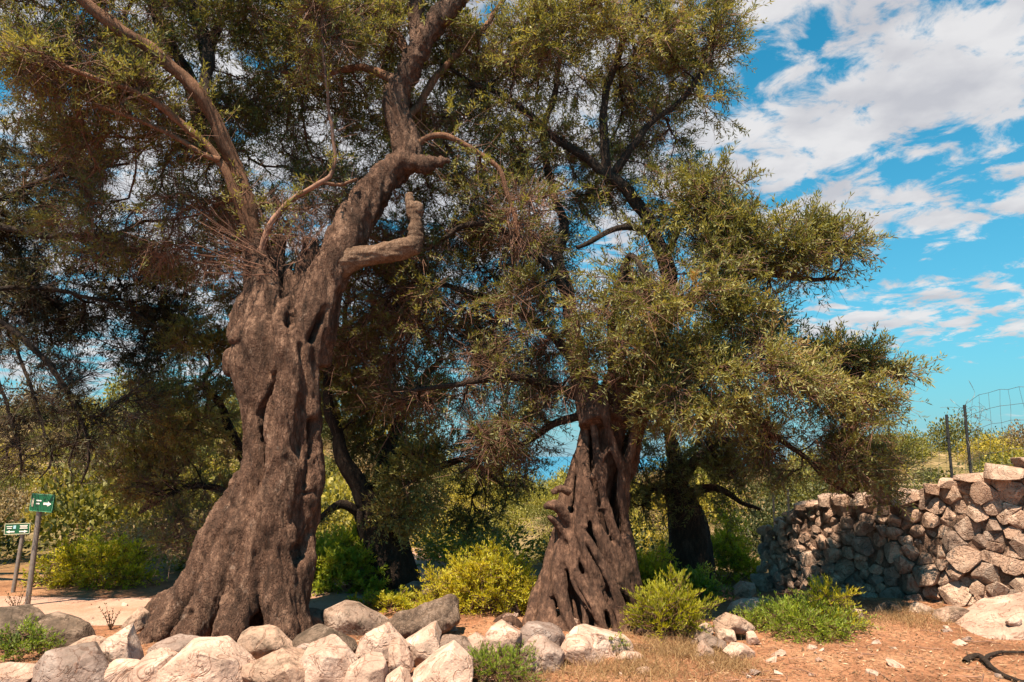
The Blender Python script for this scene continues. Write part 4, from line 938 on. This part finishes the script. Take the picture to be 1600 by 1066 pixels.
small_tree('shaded dark-trunked olive tree standing between the two big trees', [(945, 585, 668, 10.3), (915, 588, 655, 10.3), (870, 575, 645, 10.3), (830, 562, 632, 10.3), (800, 556, 622, 10.3), (780, 560, 610, 10.3), (760, 568, 600, 10.3)],
    [[(580, 790, 10.2, 22), (555, 750, 10.1, 17), (535, 710, 10, 13), (520, 660, 10, 10), (512, 610, 10, 8), (520, 560, 10.2, 6)], [(590, 780, 10.3, 18), (600, 730, 10.3, 13), (615, 680, 10.4, 10), (640, 620, 10.5, 7), (690, 560, 10.6, 5)],
     [(560, 800, 10.2, 10), (530, 790, 10, 7), (500, 810, 9.9, 5), (470, 840, 9.9, 3)], [(605, 770, 10.3, 10), (660, 740, 10.5, 7), (730, 720, 10.7, 5), (790, 760, 10.8, 3)]],
    [(610, 640, 11.0, 110, 90, 1.0, 290, .95, .58), (650, 755, 9.8, 55, 60, .5, 110, 1, .68), (545, 590, 11.1, 60, 70, .7, 170, .95, .6), (770, 720, 11, 100, 50, .9, 130, .4, .3), (735, 790, 11, 60, 40, .6, 60, .5, .35), (560, 670, 10.8, 60, 50, .6, 40, .6, .4)], 31, LEAF, leaf=(.072, .024))
small_tree('dark leaning olive trunk half hidden behind the twisted tree on its right', [(920, 1032, 1112, 11), (895, 1040, 1108, 11), (860, 1046, 1108, 11), (820, 1046, 1106, 11), (790, 1044, 1090, 11), (765, 1040, 1078, 11), (735, 1042, 1070, 11)],
    [[(1055, 750, 11, 17), (1052, 710, 11, 13), (1045, 670, 11, 9), (1020, 620, 11, 6)], [(1060, 760, 11, 12), (1090, 715, 11, 8), (1130, 690, 11, 6), (1190, 690, 11, 4)], [(1070, 775, 11, 9), (1120, 760, 10.8, 6), (1160, 785, 10.7, 4), (1190, 795, 10.6, 2.5)], [(1050, 770, 11, 9), (1020, 760, 11, 6), (1005, 790, 11, 4)]],
    [(1060, 690, 11, 110, 55, .9, 170, .6, .35), (1130, 750, 10.9, 70, 45, .6, 90, .45, .4), (1000, 740, 11.2, 50, 60, .6, 80, .6, .45), (1180, 720, 11.2, 80, 40, .6, 80, .6, .5)], 32, LEAF)
small_tree('dry twiggy olive with tan foliage hidden behind the big left trunk', [(925, 395, 450, 11.2), (880, 400, 445, 11.2), (830, 402, 440, 11.2), (790, 402, 434, 11.2)],
    [[(415, 800, 11.2, 14), (395, 750, 11.1, 11), (370, 690, 11, 8), (340, 630, 11, 6), (310, 600, 11, 4)], [(412, 820, 11.2, 11), (370, 780, 11, 8), (320, 760, 10.8, 6), (270, 770, 10.7, 4), (220, 800, 10.6, 3)], [(412, 840, 11.2, 9), (370, 830, 11, 6), (320, 830, 10.8, 4), (270, 850, 10.7, 2.6)], [(425, 790, 11.2, 10), (440, 700, 11.2, 8), (430, 600, 11.2, 7), (420, 480, 11.1, 5)], [(430, 620, 11.2, 7), (480, 560, 11.1, 6), (550, 500, 11, 4)]],
    [(290, 660, 11, 95, 75, .9, 230, .85, .8), (300, 760, 10.7, 90, 60, .8, 190, .28, .75), (390, 560, 11.2, 70, 60, .8, 110, .9, .6), (240, 720, 10.9, 60, 60, .7, 110, .7, .8), (300, 830, 10.6, 80, 30, .6, 70, .15, .7), (400, 430, 10.8, 120, 120, 1.0, 260, .6, .5), (560, 470, 10.8, 110, 110, 1.0, 230, .6, .5), (330, 540, 10.9, 70, 60, .8, 120, .85, .65)], 33, LEAF, twigmat=TWIG_RED, bare=.9)
# olive reaching in from outside the left edge, its trunk out of the picture
small_tree('olive tree at the left edge with dark drooping boughs hanging into view', [(960, -420, -300, 9.6), (850, -400, -300, 9.6), (700, -380, -290, 9.6), (550, -360, -270, 9.6), (430, -330, -250, 9.6)],
    [[(-285, 440, 9.6, 13.7), (-200, 370, 9.5, 10.5), (-100, 345, 9.4, 8.4), (0, 352, 9.4, 6.3), (90, 372, 9.5, 5.3), (170, 368, 9.6, 3.7), (240, 345, 9.7, 2.6), (310, 335, 9.8, 1.6)],
     [(-280, 480, 9.6, 11.6), (-180, 450, 9.3, 8.9), (-80, 470, 9.1, 6.9), (0, 505, 9.0, 5.8), (55, 545, 9.0, 5.3), (100, 605, 9.0, 4.0), (122, 645, 9.0, 3.6), (140, 690, 9.0, 2.7), (142, 725, 9.0, 2.0), (128, 755, 9.0, 1.4)],
     [(20, 520, 9.0, 3.7), (40, 590, 8.9, 2.7), (62, 650, 8.9, 2.4), (80, 700, 8.9, 2.2), (78, 730, 8.9, 1.8), (62, 748, 8.9, 1.4)], [(122, 640, 9.0, 2.2), (118, 680, 9.0, 1.8), (108, 720, 9.0, 1.4), (112, 745, 9.0, 0.9)], [(100, 600, 9.0, 2.2), (140, 650, 9.1, 1.8), (190, 625, 9.1, 1.4), (240, 590, 9.2, 0.9)],
     [(-60, 475, 9.1, 4.2), (0, 600, 8.9, 2.9), (25, 680, 8.9, 2.2), (30, 735, 8.9, 1.4)], [(-90, 345, 9.4, 5.8), (20, 300, 9.5, 4.8), (110, 270, 9.6, 3.7), (200, 255, 9.8, 2.1)], [(-120, 460, 9.3, 5.8), (0, 450, 9.4, 4.8), (90, 455, 9.6, 3.7), (190, 480, 9.8, 2.6), (260, 520, 9.9, 1.6)]],
    [(60, 310, 10.5, 150, 120, 0.90, 471, .72, .4), (170, 430, 10.8, 160, 110, 0.90, 547, .6, .3), (40, 510, 10.3, 120, 80, 0.81, 320, .35, .3), (250, 530, 11.1, 75, 65, 0.63, 207, .6, .4), (70, 620, 9.3, 85, 70, 0.45, 142, .04, .3), (130, 690, 9.3, 60, 50, 0.32, 77, .03, .3), (50, 700, 9.2, 50, 50, 0.32, 58, .03, .3), (190, 640, 9.4, 60, 40, 0.36, 58, .12, .3), (-150, 250, 10.5, 150, 200, 1.26, 282, .8, .4)], 34, LEAF_SHADE_DK, droop=.05, bare=.8, twigmat=TWIG_SHADE_DK)

# ------------------------------------------------------------------ bushes
def bush(label, px, py, Y, rx, ry, rY, n, leafmat, seed, leaf=(.06, .024), tint=.5, tpt=5, pairs=6, tl=(.12, .24), group=None, cat='bush', name='bush', up=.4, spread=.8, dome=True):
    """px, py: the middle of the foot"""
    r = np.random.default_rng(seed); g = at(px, py, Y); g[2] = float(gz(g[0], g[1])); k = mpp(px, py, Y)
    root = root_at(name, tuple(float(v) for v in g), label, cat, group)
    tr = Tree(seed); tr.limb(A([g + [0, 0, -.05], g + [0, 0, .04]]), [.03, .025])
    for q in range(5): a = A([r.uniform(-.5, .5) * rx * k, r.uniform(-.4, .4) * rY, .05]); tr.limb(A([g + a * [.3, .3, 0], g + a]), [.015, .012])
    d = unit(r.normal(size=(n, 3))); d[:, 2] = np.abs(d[:, 2]); rr = r.uniform(.1, 1, n) ** .4
    q = g + d * rr[:, None] * A([rx * k, rY, 2 * ry * k]) * (1 + .55 * fbm(d * 2.6, seed, 3))[:, None] + [0, 0, .04]
    T = np.column_stack([q, np.full(n, 1.0), np.clip(tint + r.normal(0, .12, n) + .12 * d[:, 2], 0, 1), np.tile(g, (n, 1))])
    tr.grow(T, seg=.12, tip=.0022, exp=.42)
    global NLEAF
    NLEAF += clothe(tr, root, leafmat, tpt, pairs, tl, leaf, .15, TWIG, TWIG, .1, up, spread)
bush('yellow-green bush beside the gravel path on the left', 150, 930, 10.9, 84, 30, .6, 200, LEAF_YEL, 41, tint=.5)
bush('bright green leafy bush between the big trunk and the shaded tree', 540, 948, 10.2, 90, 40, .55, 200, LEAF_GRN, 42, (.085, .034), .62, 5, 6)
bush('feathery yellow bush in the gap left of the twisted tree', 757, 962, 9.15, 90, 44, .55, 250, LEAF_YEL, 43, (.05, .018), .62, 6, 7, up=.6)
bush('fern-like green bush at the right foot of the twisted tree', 1046, 1003, 7.75, 50, 36, .38, 110, LEAF_YEL, 44, (.05, .012), .30, 5, 9, up=.8, spread=.5)
bush('yellow-green bush between the twisted tree and the dark trunk behind it', 1015, 925, 9.6, 42, 36, .4, 90, LEAF_YEL, 45, tint=.45)
bush('dark green low plant in front of the half-hidden dark trunk', 1085, 935, 9.4, 45, 16, .4, 60, LEAF_GRN, 46, tint=.2)
bush('tall bright shrub between the half-hidden trunk and the end of the wall', 1140, 925, 12.6, 40, 52, .6, 170, LEAF_YEL, 47, tint=.35)
bush('sprawling patch of green weeds in front of the wall', 1250, 985, 8.0, 100, 13, .5, 150, LEAF_GRN, 48, (.045, .013), .40, 5, 7, up=.6, cat='weeds', name='weed_patch')
bush('weedy plant with yellow tops rising right of the weed patch', 1300, 985, 8.1, 40, 30, .3, 50, LEAF_YEL, 49, (.05, .014), .5, 4, 7, up=.9, cat='plant', name='wild_plant')
bush('small thorny weed among the dry grass in front of the pink boulders', 775, 1055, 6.25, 60, 17, .2, 60, LEAF_GRN, 50, (.03, .008), .3, 5, 8, up=.9, spread=.5, cat='plant', name='wild_plant', tl=(.08, .16))
bush('low green sprig growing beside the thin flat stone', 960, 1030, 6.9, 12, 10, .08, 10, LEAF_GRN, 51, (.03, .009), .4, 4, 6, cat='plant', name='wild_plant', tl=(.05, .1))
bush('bright ground-hugging weeds at the foot of the shaded middle tree', 610, 972, 8.9, 60, 9, .4, 60, LEAF_YEL, 52, (.045, .018), .45, 4, 6, cat='weeds', name='weed_patch', tl=(.06, .12))
bush('dark scrubby plant in the left bottom shade', 30, 1040, 6.9, 50, 16, .25, 40, LEAF_GRN, 53, (.04, .014), .15, 4, 6, cat='plant', name='wild_plant', tl=(.08, .16))

# ------------------------------------------------------------------ hillside scrub
def shrub_mesh(seed, n=3600, leaf=.06, mat=None):
    r = np.random.default_rng(seed); c = unit(r.normal(size=(26, 3))) * r.uniform(.35, .75, (26, 1)); c[:, 2] = np.abs(c[:, 2]) * .8 + .1
    k = r.integers(0, 26, n); d = unit(r.normal(size=(n, 3))); p = c[k] + d * (r.uniform(.2, 1, n) ** .5 * .34)[:, None]; p[:, 2] = np.maximum(p[:, 2], .0)
    a = unit(d + r.normal(0, .6, (n, 3)) + [0, 0, .3]); w = unit(np.cross(a, r.normal(size=(n, 3)))); L = leaf * r.uniform(.6, 1.3, (n, 1))
    V = np.stack([p, p + a * L * .5 + w * L * .3, p + a * L, p + a * L * .5 - w * L * .3], 1).reshape(-1, 3)
    t = np.repeat(np.clip(r.normal(.5, .2, 26)[k] + r.normal(0, .12, n), 0, 1), 4)
    me = mesh_np('shrub', V, np.arange(4 * n).reshape(-1, 4), tint=t); me.materials.append(mat or LEAF_MAQ); return me
def hillside():
    r = np.random.default_rng(91); var = [shrub_mesh(200), shrub_mesh(201), shrub_mesh(202), shrub_mesh(203, mat=LEAF_MAQ_DK), shrub_mesh(204, mat=LEAF_DRY, n=2600)]
    kinds = ('green', 'green', 'green', 'dark green', 'dry tan')
    def place(n, fx, fy, size, label, group, name='shrub'):
        k = 0; tries = 0; pts = []
        while k < n and tries < n * 40:
            tries += 1; y = fy(); x = fx(y)
            s = size * r.choice([.55, .8, 1.0, 1.45]) * r.uniform(.85, 1.15) * (.75 + y / 60)
            if any((x - a) ** 2 + (y - b) ** 2 < (.55 * (s + c)) ** 2 for a, b, c in pts): continue
            v = int(r.integers(0, 5)); v = 3 if 'wall' in group and r.uniform() < .5 else v; pts.append((x, y, s)); o = bpy.data.objects.new(name, var[v]); COL.objects.link(o)
            o.location = (x, y, float(gz(x, y)) - .08 * s); o.rotation_euler = (0, 0, r.uniform(0, 6.28)); o.scale = (s, s, s * r.uniform(.75, 1.35))
            tag(o, label % kinds[v], 'shrub', kinds[v] + ' ' + group); k += 1
    place(100, lambda y: y * r.uniform(-.85, -.28), lambda: 12.5 + 44 * r.uniform() ** 1.5, 1.35, 'rounded %s shrub on the hillside beyond the path on the left', 'shrubs on the left hillside')
    place(105, lambda y: y * r.uniform(-.3, .24), lambda: 13 + 36 * r.uniform() ** 1.4, 1.05, 'low %s shrub on the slope seen between the tree trunks', 'shrubs on the slope behind the trees')
    place(90, lambda y: y * r.uniform(.24, .85), lambda: 14 + 46 * r.uniform() ** 1.3, 1.3, '%s maquis shrub on the low hill behind the stone wall', 'shrubs behind the stone wall')
hillside()

# ------------------------------------------------------------------ signs
def sbox(w, h, d, cx=0, cz=0, y=0):
    x, z, q = w / 2, h / 2, d / 2
    V = [(sx * x + cx, sy * q + y, sz * z + cz) for sx in (-1, 1) for sy in (-1, 1) for sz in (-1, 1)]
    return A(V), A([(0, 1, 3, 2), (4, 6, 7, 5), (0, 4, 5, 1), (2, 3, 7, 6), (0, 2, 6, 4), (1, 5, 7, 3)])
def sprism(poly, y0, y1):
    n = len(poly); V = [(x, y0, z) for x, z in poly] + [(x, y1, z) for x, z in poly]
    F = [(i, (i + 1) % n, n + (i + 1) % n, n + i) for i in range(n)]
    return A(V), F, n
def place_local(o, root, V=None): o.parent = root
def sign_obj(name, V, F, mat, root):
    me = bpy.data.meshes.new(name); me.from_pydata([tuple(v) for v in V], [], [tuple(f) for f in F]); me.update(); me.materials.append(mat)
    o = bpy.data.objects.new(name, me); COL.objects.link(o); o.parent = root; return o
def flat(poly, y): return A([(x, y, z) for x, z in poly]), [tuple(range(len(poly)))]
def arrow(w, h, cx, cz, sg=1):
    q = [(-.5, .22), (.05, .22), (.05, .5), (.5, 0), (.05, -.5), (.05, -.22), (-.5, -.22)]
    p = [(sg * x * w + cx, z * h + cz) for x, z in q]; return p if sg < 0 else p[::-1]
def signs():
    g = gpt(42, 950); top = at(57, 785, g[1] + .02); H = top[2] - g[2]
    root = root_at('trail_sign', tuple(g), 'green trail sign with one white arrow pointing right on a grey pole', 'sign'); root.rotation_euler = (0, math.radians(1.0), math.radians(-6))
    k = mpp(57, 790, g[1]); w, h = 39 * k, 27 * k
    V, F = tube(A([(0, 0, -.1), (0, 0, H * .5), (0, 0, H + h * .3)]), [.032] * 3, 12); sign_obj('pole', V, F, GREY_STEEL, root)
    b = sign_obj('board', *sbox(w, h, .018, .01, H, -.045), GREEN_BOARD, root); b.rotation_euler = (0, math.radians(2.5), 0)
    yf = -.056; e = .006
    mb = MB()
    for q in ((w, .005, 0, h / 2 - e), (w, .005, 0, -h / 2 + e), ): V, F = sbox(q[0] * .97, q[1], .003, q[2] + .01, H + q[3], yf); mb.add(V, F)
    for sx in (-1, 1): V, F = sbox(.005, h * .90, .0032, .01 + sx * (w / 2 - e), H, yf); mb.add(V, F)
    V, F = mb.get(); sign_obj('border', V, F, GREEN_RIM, b)
    sign_obj('arrow', *flat(arrow(w * .34, h * .30, .01 + w * .25, H - h * .03), yf - .002), WHITE_PAINT, b)
    mb = MB()
    for cx, cz, ww in ((-.13, .12, .22), (-.16, -.05, .15)): V, F = sbox(w * ww, h * .07, .002, .01 + w * cx, H + h * cz, yf - .002); mb.add(V, F)
    V, F = mb.get(); sign_obj('lettering', V, F, WHITE_PAINT, b)
    mb = MB()
    for cx, cz, ww, hh in ((-.38, .18, .05, .08), (-.38, .02, .07, .2), (-.40, -.15, .025, .16), (-.36, -.15, .025, .16), (-.44, .02, .02, .3)): V, F = sbox(w * ww, h * hh, .002, .01 + w * cx, H + h * cz, yf - .002); mb.add(V, F)
    V, F = mb.get(); sign_obj('walker_symbol', V, F, CREAM, b)
    g = gpt(20, 926); top = at(36, 826, g[1]); H = top[2] - g[2]
    root = root_at('trail_sign', tuple(g), 'smaller green sign with white arrows both ways on a thin pole at the left edge', 'sign'); root.rotation_euler = (0, math.radians(3.0), math.radians(8))
    k = mpp(36, 826, g[1]); w, h = 37 * k, 17 * k
    V, F = tube(A([(0, 0, -.1), (0, 0, H * .5), (0, 0, H + h * .3)]), [.028] * 3, 12); sign_obj('pole', V, F, GREY_STEEL, root)
    b = sign_obj('board', *sbox(w, h, .016, 0, H, -.04), GREEN_BOARD, root); b.rotation_euler = (0, math.radians(-4), 0)
    yf = -.05; mb = MB()
    for q in ((w * .97, .006, 0, h / 2 - .006), (w * .97, .006, 0, -h / 2 + .006)): V, F = sbox(q[0], q[1], .003, q[2], H + q[3], yf); mb.add(V, F)
    for sx in (-1, 1): V, F = sbox(.006, h * .86, .0032, sx * (w / 2 - .006), H, yf); mb.add(V, F)
    V, F = mb.get(); sign_obj('border', V, F, CREAM, b)
    for sg in (-1, 1): sign_obj('arrow', *flat(arrow(w * .34, h * .26, sg * w * .26, H - h * .24, sg), yf - .003), WHITE_PAINT, b)
    mb = MB()
    for cx, cz, ww in ((-.30, .22, .22), (-.30, .06, .18), (.25, .28, .3), (.25, .16, .26), (.25, .04, .3)): V, F = sbox(w * ww, h * .07, .002, w * cx, H + h * cz, yf - .002); mb.add(V, F)
    V, F = mb.get(); sign_obj('lettering', V, F, WHITE_PAINT, b)
    sign_obj('blue_symbol', *sbox(w * .1, h * .3, .002, -w * .1, H + h * .16, yf - .002), SKY_BLUE, b)
GREEN_RIM = mat_plain('pale_green_paint', (.12, .34, .20), .5, 0, .1, 20)
CREAM = mat_plain('cream_paint', (.62, .56, .42), .5, 0, .1, 20)
SKY_BLUE = mat_plain('light_blue_paint', (.30, .52, .62), .5, 0, .1, 20)
signs()

# ------------------------------------------------------------------ wire fence on the wall
def fence():
    p1, p2 = at(1487, 745, 9.75), at(1517, 742, 9.45)
    root = root_at('wire_fence', tuple(p1), 'sagging wire mesh fence with two thin dark posts behind the wall', 'fence')
    for (tx, ty, b, Y) in ((1479, 648, p1, 9.75), (1507, 633, p2, 9.45)):
        t = at(tx, ty, Y); V, F = tube(A([b - [0, 0, .9], (b + t) / 2, t]), [.019] * 3, 8); put('post', V, F, DARK_STEEL, root)
    ctrl = A([(1385, 11.2, 712, 830), (1430, 10.5, 690, 800), (1479, 9.75, 662, 775), (1510, 9.45, 632, 765), (1530, 9.3, 618, 760), (1565, 9.05, 610, 750), (1600, 8.85, 607, 745), (1680, 8.5, 604, 735)], float)
    B = A([at(c[0], c[3], c[1]) for c in ctrl]); T = A([at(c[0], c[2], c[1]) for c in ctrl]); Q = resample(np.column_stack([B, T]), .17)
    mb = MB(); bulge = sstep(0, 1, (Q[:, 0] - p2[0] + .1) / .8)
    def pt(i, u, j): 
        b, t = Q[i, :3], Q[i, 3:]; p = b + (t - b) * u + A([-.28, -.22, .0]) * bulge[i] * (u ** 2) * 1.0 + A([.20, 0, 0]) * bulge[i] * math.sin(math.pi * u) * .5
        return p + .012 * A([math.sin(i * 2.1 + u * 9), math.cos(i * 1.7), math.sin(i * 3.3 + u * 5)])
    us = [0, .16, .32, .48, .64, .82, 1.0]
    for u in us: V, F = tube(A([pt(i, u, 0) for i in range(len(Q))]), [.0028] * len(Q), 4); mb.add(V, F)
    for i in range(len(Q)): q = A([pt(i, u, 0) for u in np.linspace(0, 1, 9)]); V, F = tube(q, [.0022] * 9, 4); mb.add(V, F)
    r = np.random.default_rng(8)
    for _ in range(14):                                        # tangle of loose ends by the second post
        a = at(1512 + r.uniform(-4, 25), r.uniform(625, 690), 9.4); q = np.cumsum(np.vstack([a, r.normal(0, .05, (6, 3))]), 0); V, F = tube(resample(q, .03), .0022, 4); mb.add(V, F)
    V, F = mb.get(); put('wire_mesh', V, F, WIRE, root)
    for k, (px, py0, py1) in enumerate(((1210, 770, 815), (1233, 765, 812))):
        b = at(px, py1, 14); t = at(px - 2, py0, 14); o = put('fence_post', *tube(A([b - [0, 0, .5], (b + t) / 2, t]), [.022] * 3, 8), DARK_STEEL, loc=tuple(b - [0, 0, .5]))
        tag(o, 'thin dark stake standing beyond the far end of the wall', 'post', 'stakes beyond the wall')
fence()

# ------------------------------------------------------------------ log and fallen stick
def deadwood():
    mb = MB()
    for pts in ([(590, 986, 7.7, 7), (625, 972, 7.8, 10), (655, 962, 7.85, 13), (685, 952, 7.9, 14), (706, 944, 7.9, 13), (712, 942, 7.9, 11)], [(660, 975, 7.75, 14), (690, 965, 7.8, 15), (712, 960, 7.85, 10)], [(615, 985, 7.65, 9), (650, 982, 7.7, 12), (690, 975, 7.75, 12), (716, 968, 7.8, 9)]):
        P, R = pxline(pts, .05); V, F = tube(wobble(P, .03, 4, 3), R, 12, True); mb.add(V, F)
    V, F = mb.get(); V, N, Q = remesh(V, F, .016)
    V = V + N * (.025 * fbm(V * 5, 2, 3) + .02 * (1 - np.abs(fbm(V * [9, 9, 9], 5, 3)) * 2))[:, None]
    tag(put('log', V, Q, mat_bark('rotten_wood', (.06, .04, .03), (.20, .135, .10), (.42, .31, .25), 1.6), loc=tuple(gpt(660, 985)), smooth=True), 'weathered rotten log lying on the ground between the two big trees', 'log')
    mb = MB()
    for pts, sd in (([(1508, 1036, .0, 5), (1516, 1026, .05, 4.6), (1530, 1025, .09, 4.2), (1541, 1033, .07, 4), (1552, 1046, .04, 3.8), (1578, 1059, .02, 4), (1620, 1072, 0, 4)], 1), ([(1538, 1031, .08, 3.2), (1550, 1022, .10, 3), (1575, 1019, .08, 2.4), (1630, 1019, .05, 2)], 2)):
        pts = [(a, b, max(gpt(a, b)[1] - .04 - h_ * 1.5, 5.8), c) for a, b, h_, c in pts]
        P, R = pxline(pts, .03); V, F = tube(wobble(P, .012, 8, sd), R, 8); mb.add(V, F)
    V, F = mb.get(); tag(put('fallen_branch', V, F, BARK_DARK, loc=tuple(gpt(1560, 1050)), smooth=True), 'dark forked branch lying on the dry ground in the bottom right corner', 'branch')
    # two bare seedlings by the path
    for k, (px, py, hh, lab) in enumerate(((172, 985, 40, 'dry leafy sprout standing by the path left of the root'), (25, 955, 34, 'bare dry sprout in front of the sign pole'))):
        r = np.random.default_rng(k + 4); g = gpt(px, py); root = root_at('dry_sprout', tuple(g), lab, 'plant'); s = mpp(px, py, g[1])
        b = np.tile(g, (7, 1)); d = unit(A([0, 0, 1.0]) + r.normal(0, .35, (7, 3))); P = make_twigs(r, b, d, np.full(7, hh * s) * r.uniform(.6, 1, 7), 5, .2)
        V, F = twig_mesh(P, np.full(7, .006), np.full(7, .002)); put('stems', V, F, TWIG, root)
        V, F, t = leaf_mesh(r, P, np.full(7, .6), 6, .03, .016); put('leaves', V, F, LEAF_SHADE_DK, root, tint=t)
deadwood()

# ------------------------------------------------------------------ grass and litter
def grasses():
    r = np.random.default_rng(64)
    def blades(n, fxy, hmin, hmax, wid, lean=.5):
        p = A([fxy() for _ in range(n)]); z = gz(p[:, 0], p[:, 1]); b = np.column_stack([p, z])
        h = r.uniform(hmin, hmax, n); d = unit(A([0, 0, 1.0]) + r.normal(0, lean, (n, 3)) * [1, 1, .2]); s = unit(np.cross(d, r.normal(size=(n, 3)))) * wid
        bend = r.normal(0, .35, (n, 3)) * [1, 1, 0]
        m = b + d * h[:, None] * .55; tip = b + d * h[:, None] + bend * h[:, None] * .6
        V = np.stack([b - s, b + s, m + s * .7, tip, m - s * .7], 1).reshape(-1, 3); i = np.arange(n)[:, None] * 5
        F = np.vstack([i + A([[0, 1, 2, 4]]), i + A([[4, 2, 3, 3]])[:, :4]])
        F = np.vstack([i + A([[0, 1, 2]]), i + A([[0, 2, 4]]), i + A([[4, 2, 3]])])
        return V, F, np.repeat(np.clip(r.normal(.5, .25, n), 0, 1), 5)
    # tufts of dry grass in front of the pale boulders
    cen = [gpt(r.uniform(640, 1180), r.uniform(1022, 1066)) for _ in range(60)] + [gpt(r.uniform(960, 1110), r.uniform(995, 1030)) for _ in range(24)] + [gpt(r.uniform(1330, 1480), r.uniform(955, 985)) for _ in range(22)]
    def near():
        c = cen[r.integers(0, len(cen))]; return c[0] + r.normal(0, .13), c[1] + r.normal(0, .13)
    V, F, t = blades(9000, near, .02, .17, .0020, .75); tag(put('dry_grass', V, F, STRAW, tint=t), 'tufts of dry straw-coloured grass in front of the boulders', 'grass', kind='stuff')
    def wide():
        y = 5.4 + 4.8 * r.uniform() ** 1.4; return r.uniform(-.75, .85) * y, y
    V, F, t = blades(16000, wide, .01, .05, .002, 1.4); tag(put('short_dry_grass', V, F, STRAW, tint=t), 'short dry stubble scattered over the red earth', 'grass', kind='stuff')
    # fallen leaves and straw bits lying flat
    n = 42000; y = 5.3 + 5.5 * r.uniform(size=n) ** 1.3; x = r.uniform(-.8, .85, n) * y; keep = ~((x < -2.4) & (y > 8.0)); x, y = x[keep], y[keep]; n = len(x)
    b = np.column_stack([x, y, gz(x, y) + r.uniform(.004, .016, n)]); a = r.uniform(0, 6.28, n); d = np.column_stack([np.cos(a), np.sin(a), r.normal(0, .25, n)]); w = np.column_stack([-np.sin(a), np.cos(a), r.normal(0, .3, n)])
    L = r.uniform(.008, .034, n)[:, None]; W = L * r.uniform(.06, .28, n)[:, None]
    V = np.stack([b - d * L, b + w * W, b + d * L, b - w * W], 1).reshape(-1, 3); t = np.repeat(np.clip(r.normal(.35, .3, n), 0, 1), 4)
    tag(put('leaf_litter', V, np.arange(4 * n).reshape(-1, 4), LITTER, tint=t), 'fallen leaves and straw littering the red earth', 'litter', kind='stuff')
def sticks():
    r = np.random.default_rng(15); mb = MB()
    for _ in range(220):
        y = 5.6 + 4.2 * r.uniform(); x = r.uniform(-.6, .8) * y; a = r.uniform(0, 6.28); L = r.uniform(.06, .35)
        q = A([[x + math.cos(a) * L * u + r.normal(0, .012), y + math.sin(a) * L * u + r.normal(0, .012), 0] for u in (0, .35, .7, 1)]); q[:, 2] = gz(q[:, 0], q[:, 1]) + .008 + r.uniform(0, .02, 4)
        V, F = tube(q, np.linspace(r.uniform(.003, .008), .002, 4), 4); mb.add(V, F)
    V, F = mb.get(); tag(put('twig_litter', V, F, TWIG_RED), 'small dead twigs littering the dry ground', 'twigs', kind='stuff')
sticks()
LITTER = mat_leaf('dry_litter', [(0, (.08, .04, .022)), (.4, (.24, .125, .07)), (.8, (.38, .23, .14)), (1, (.50, .37, .26))], .1, .1, .9)
grasses()
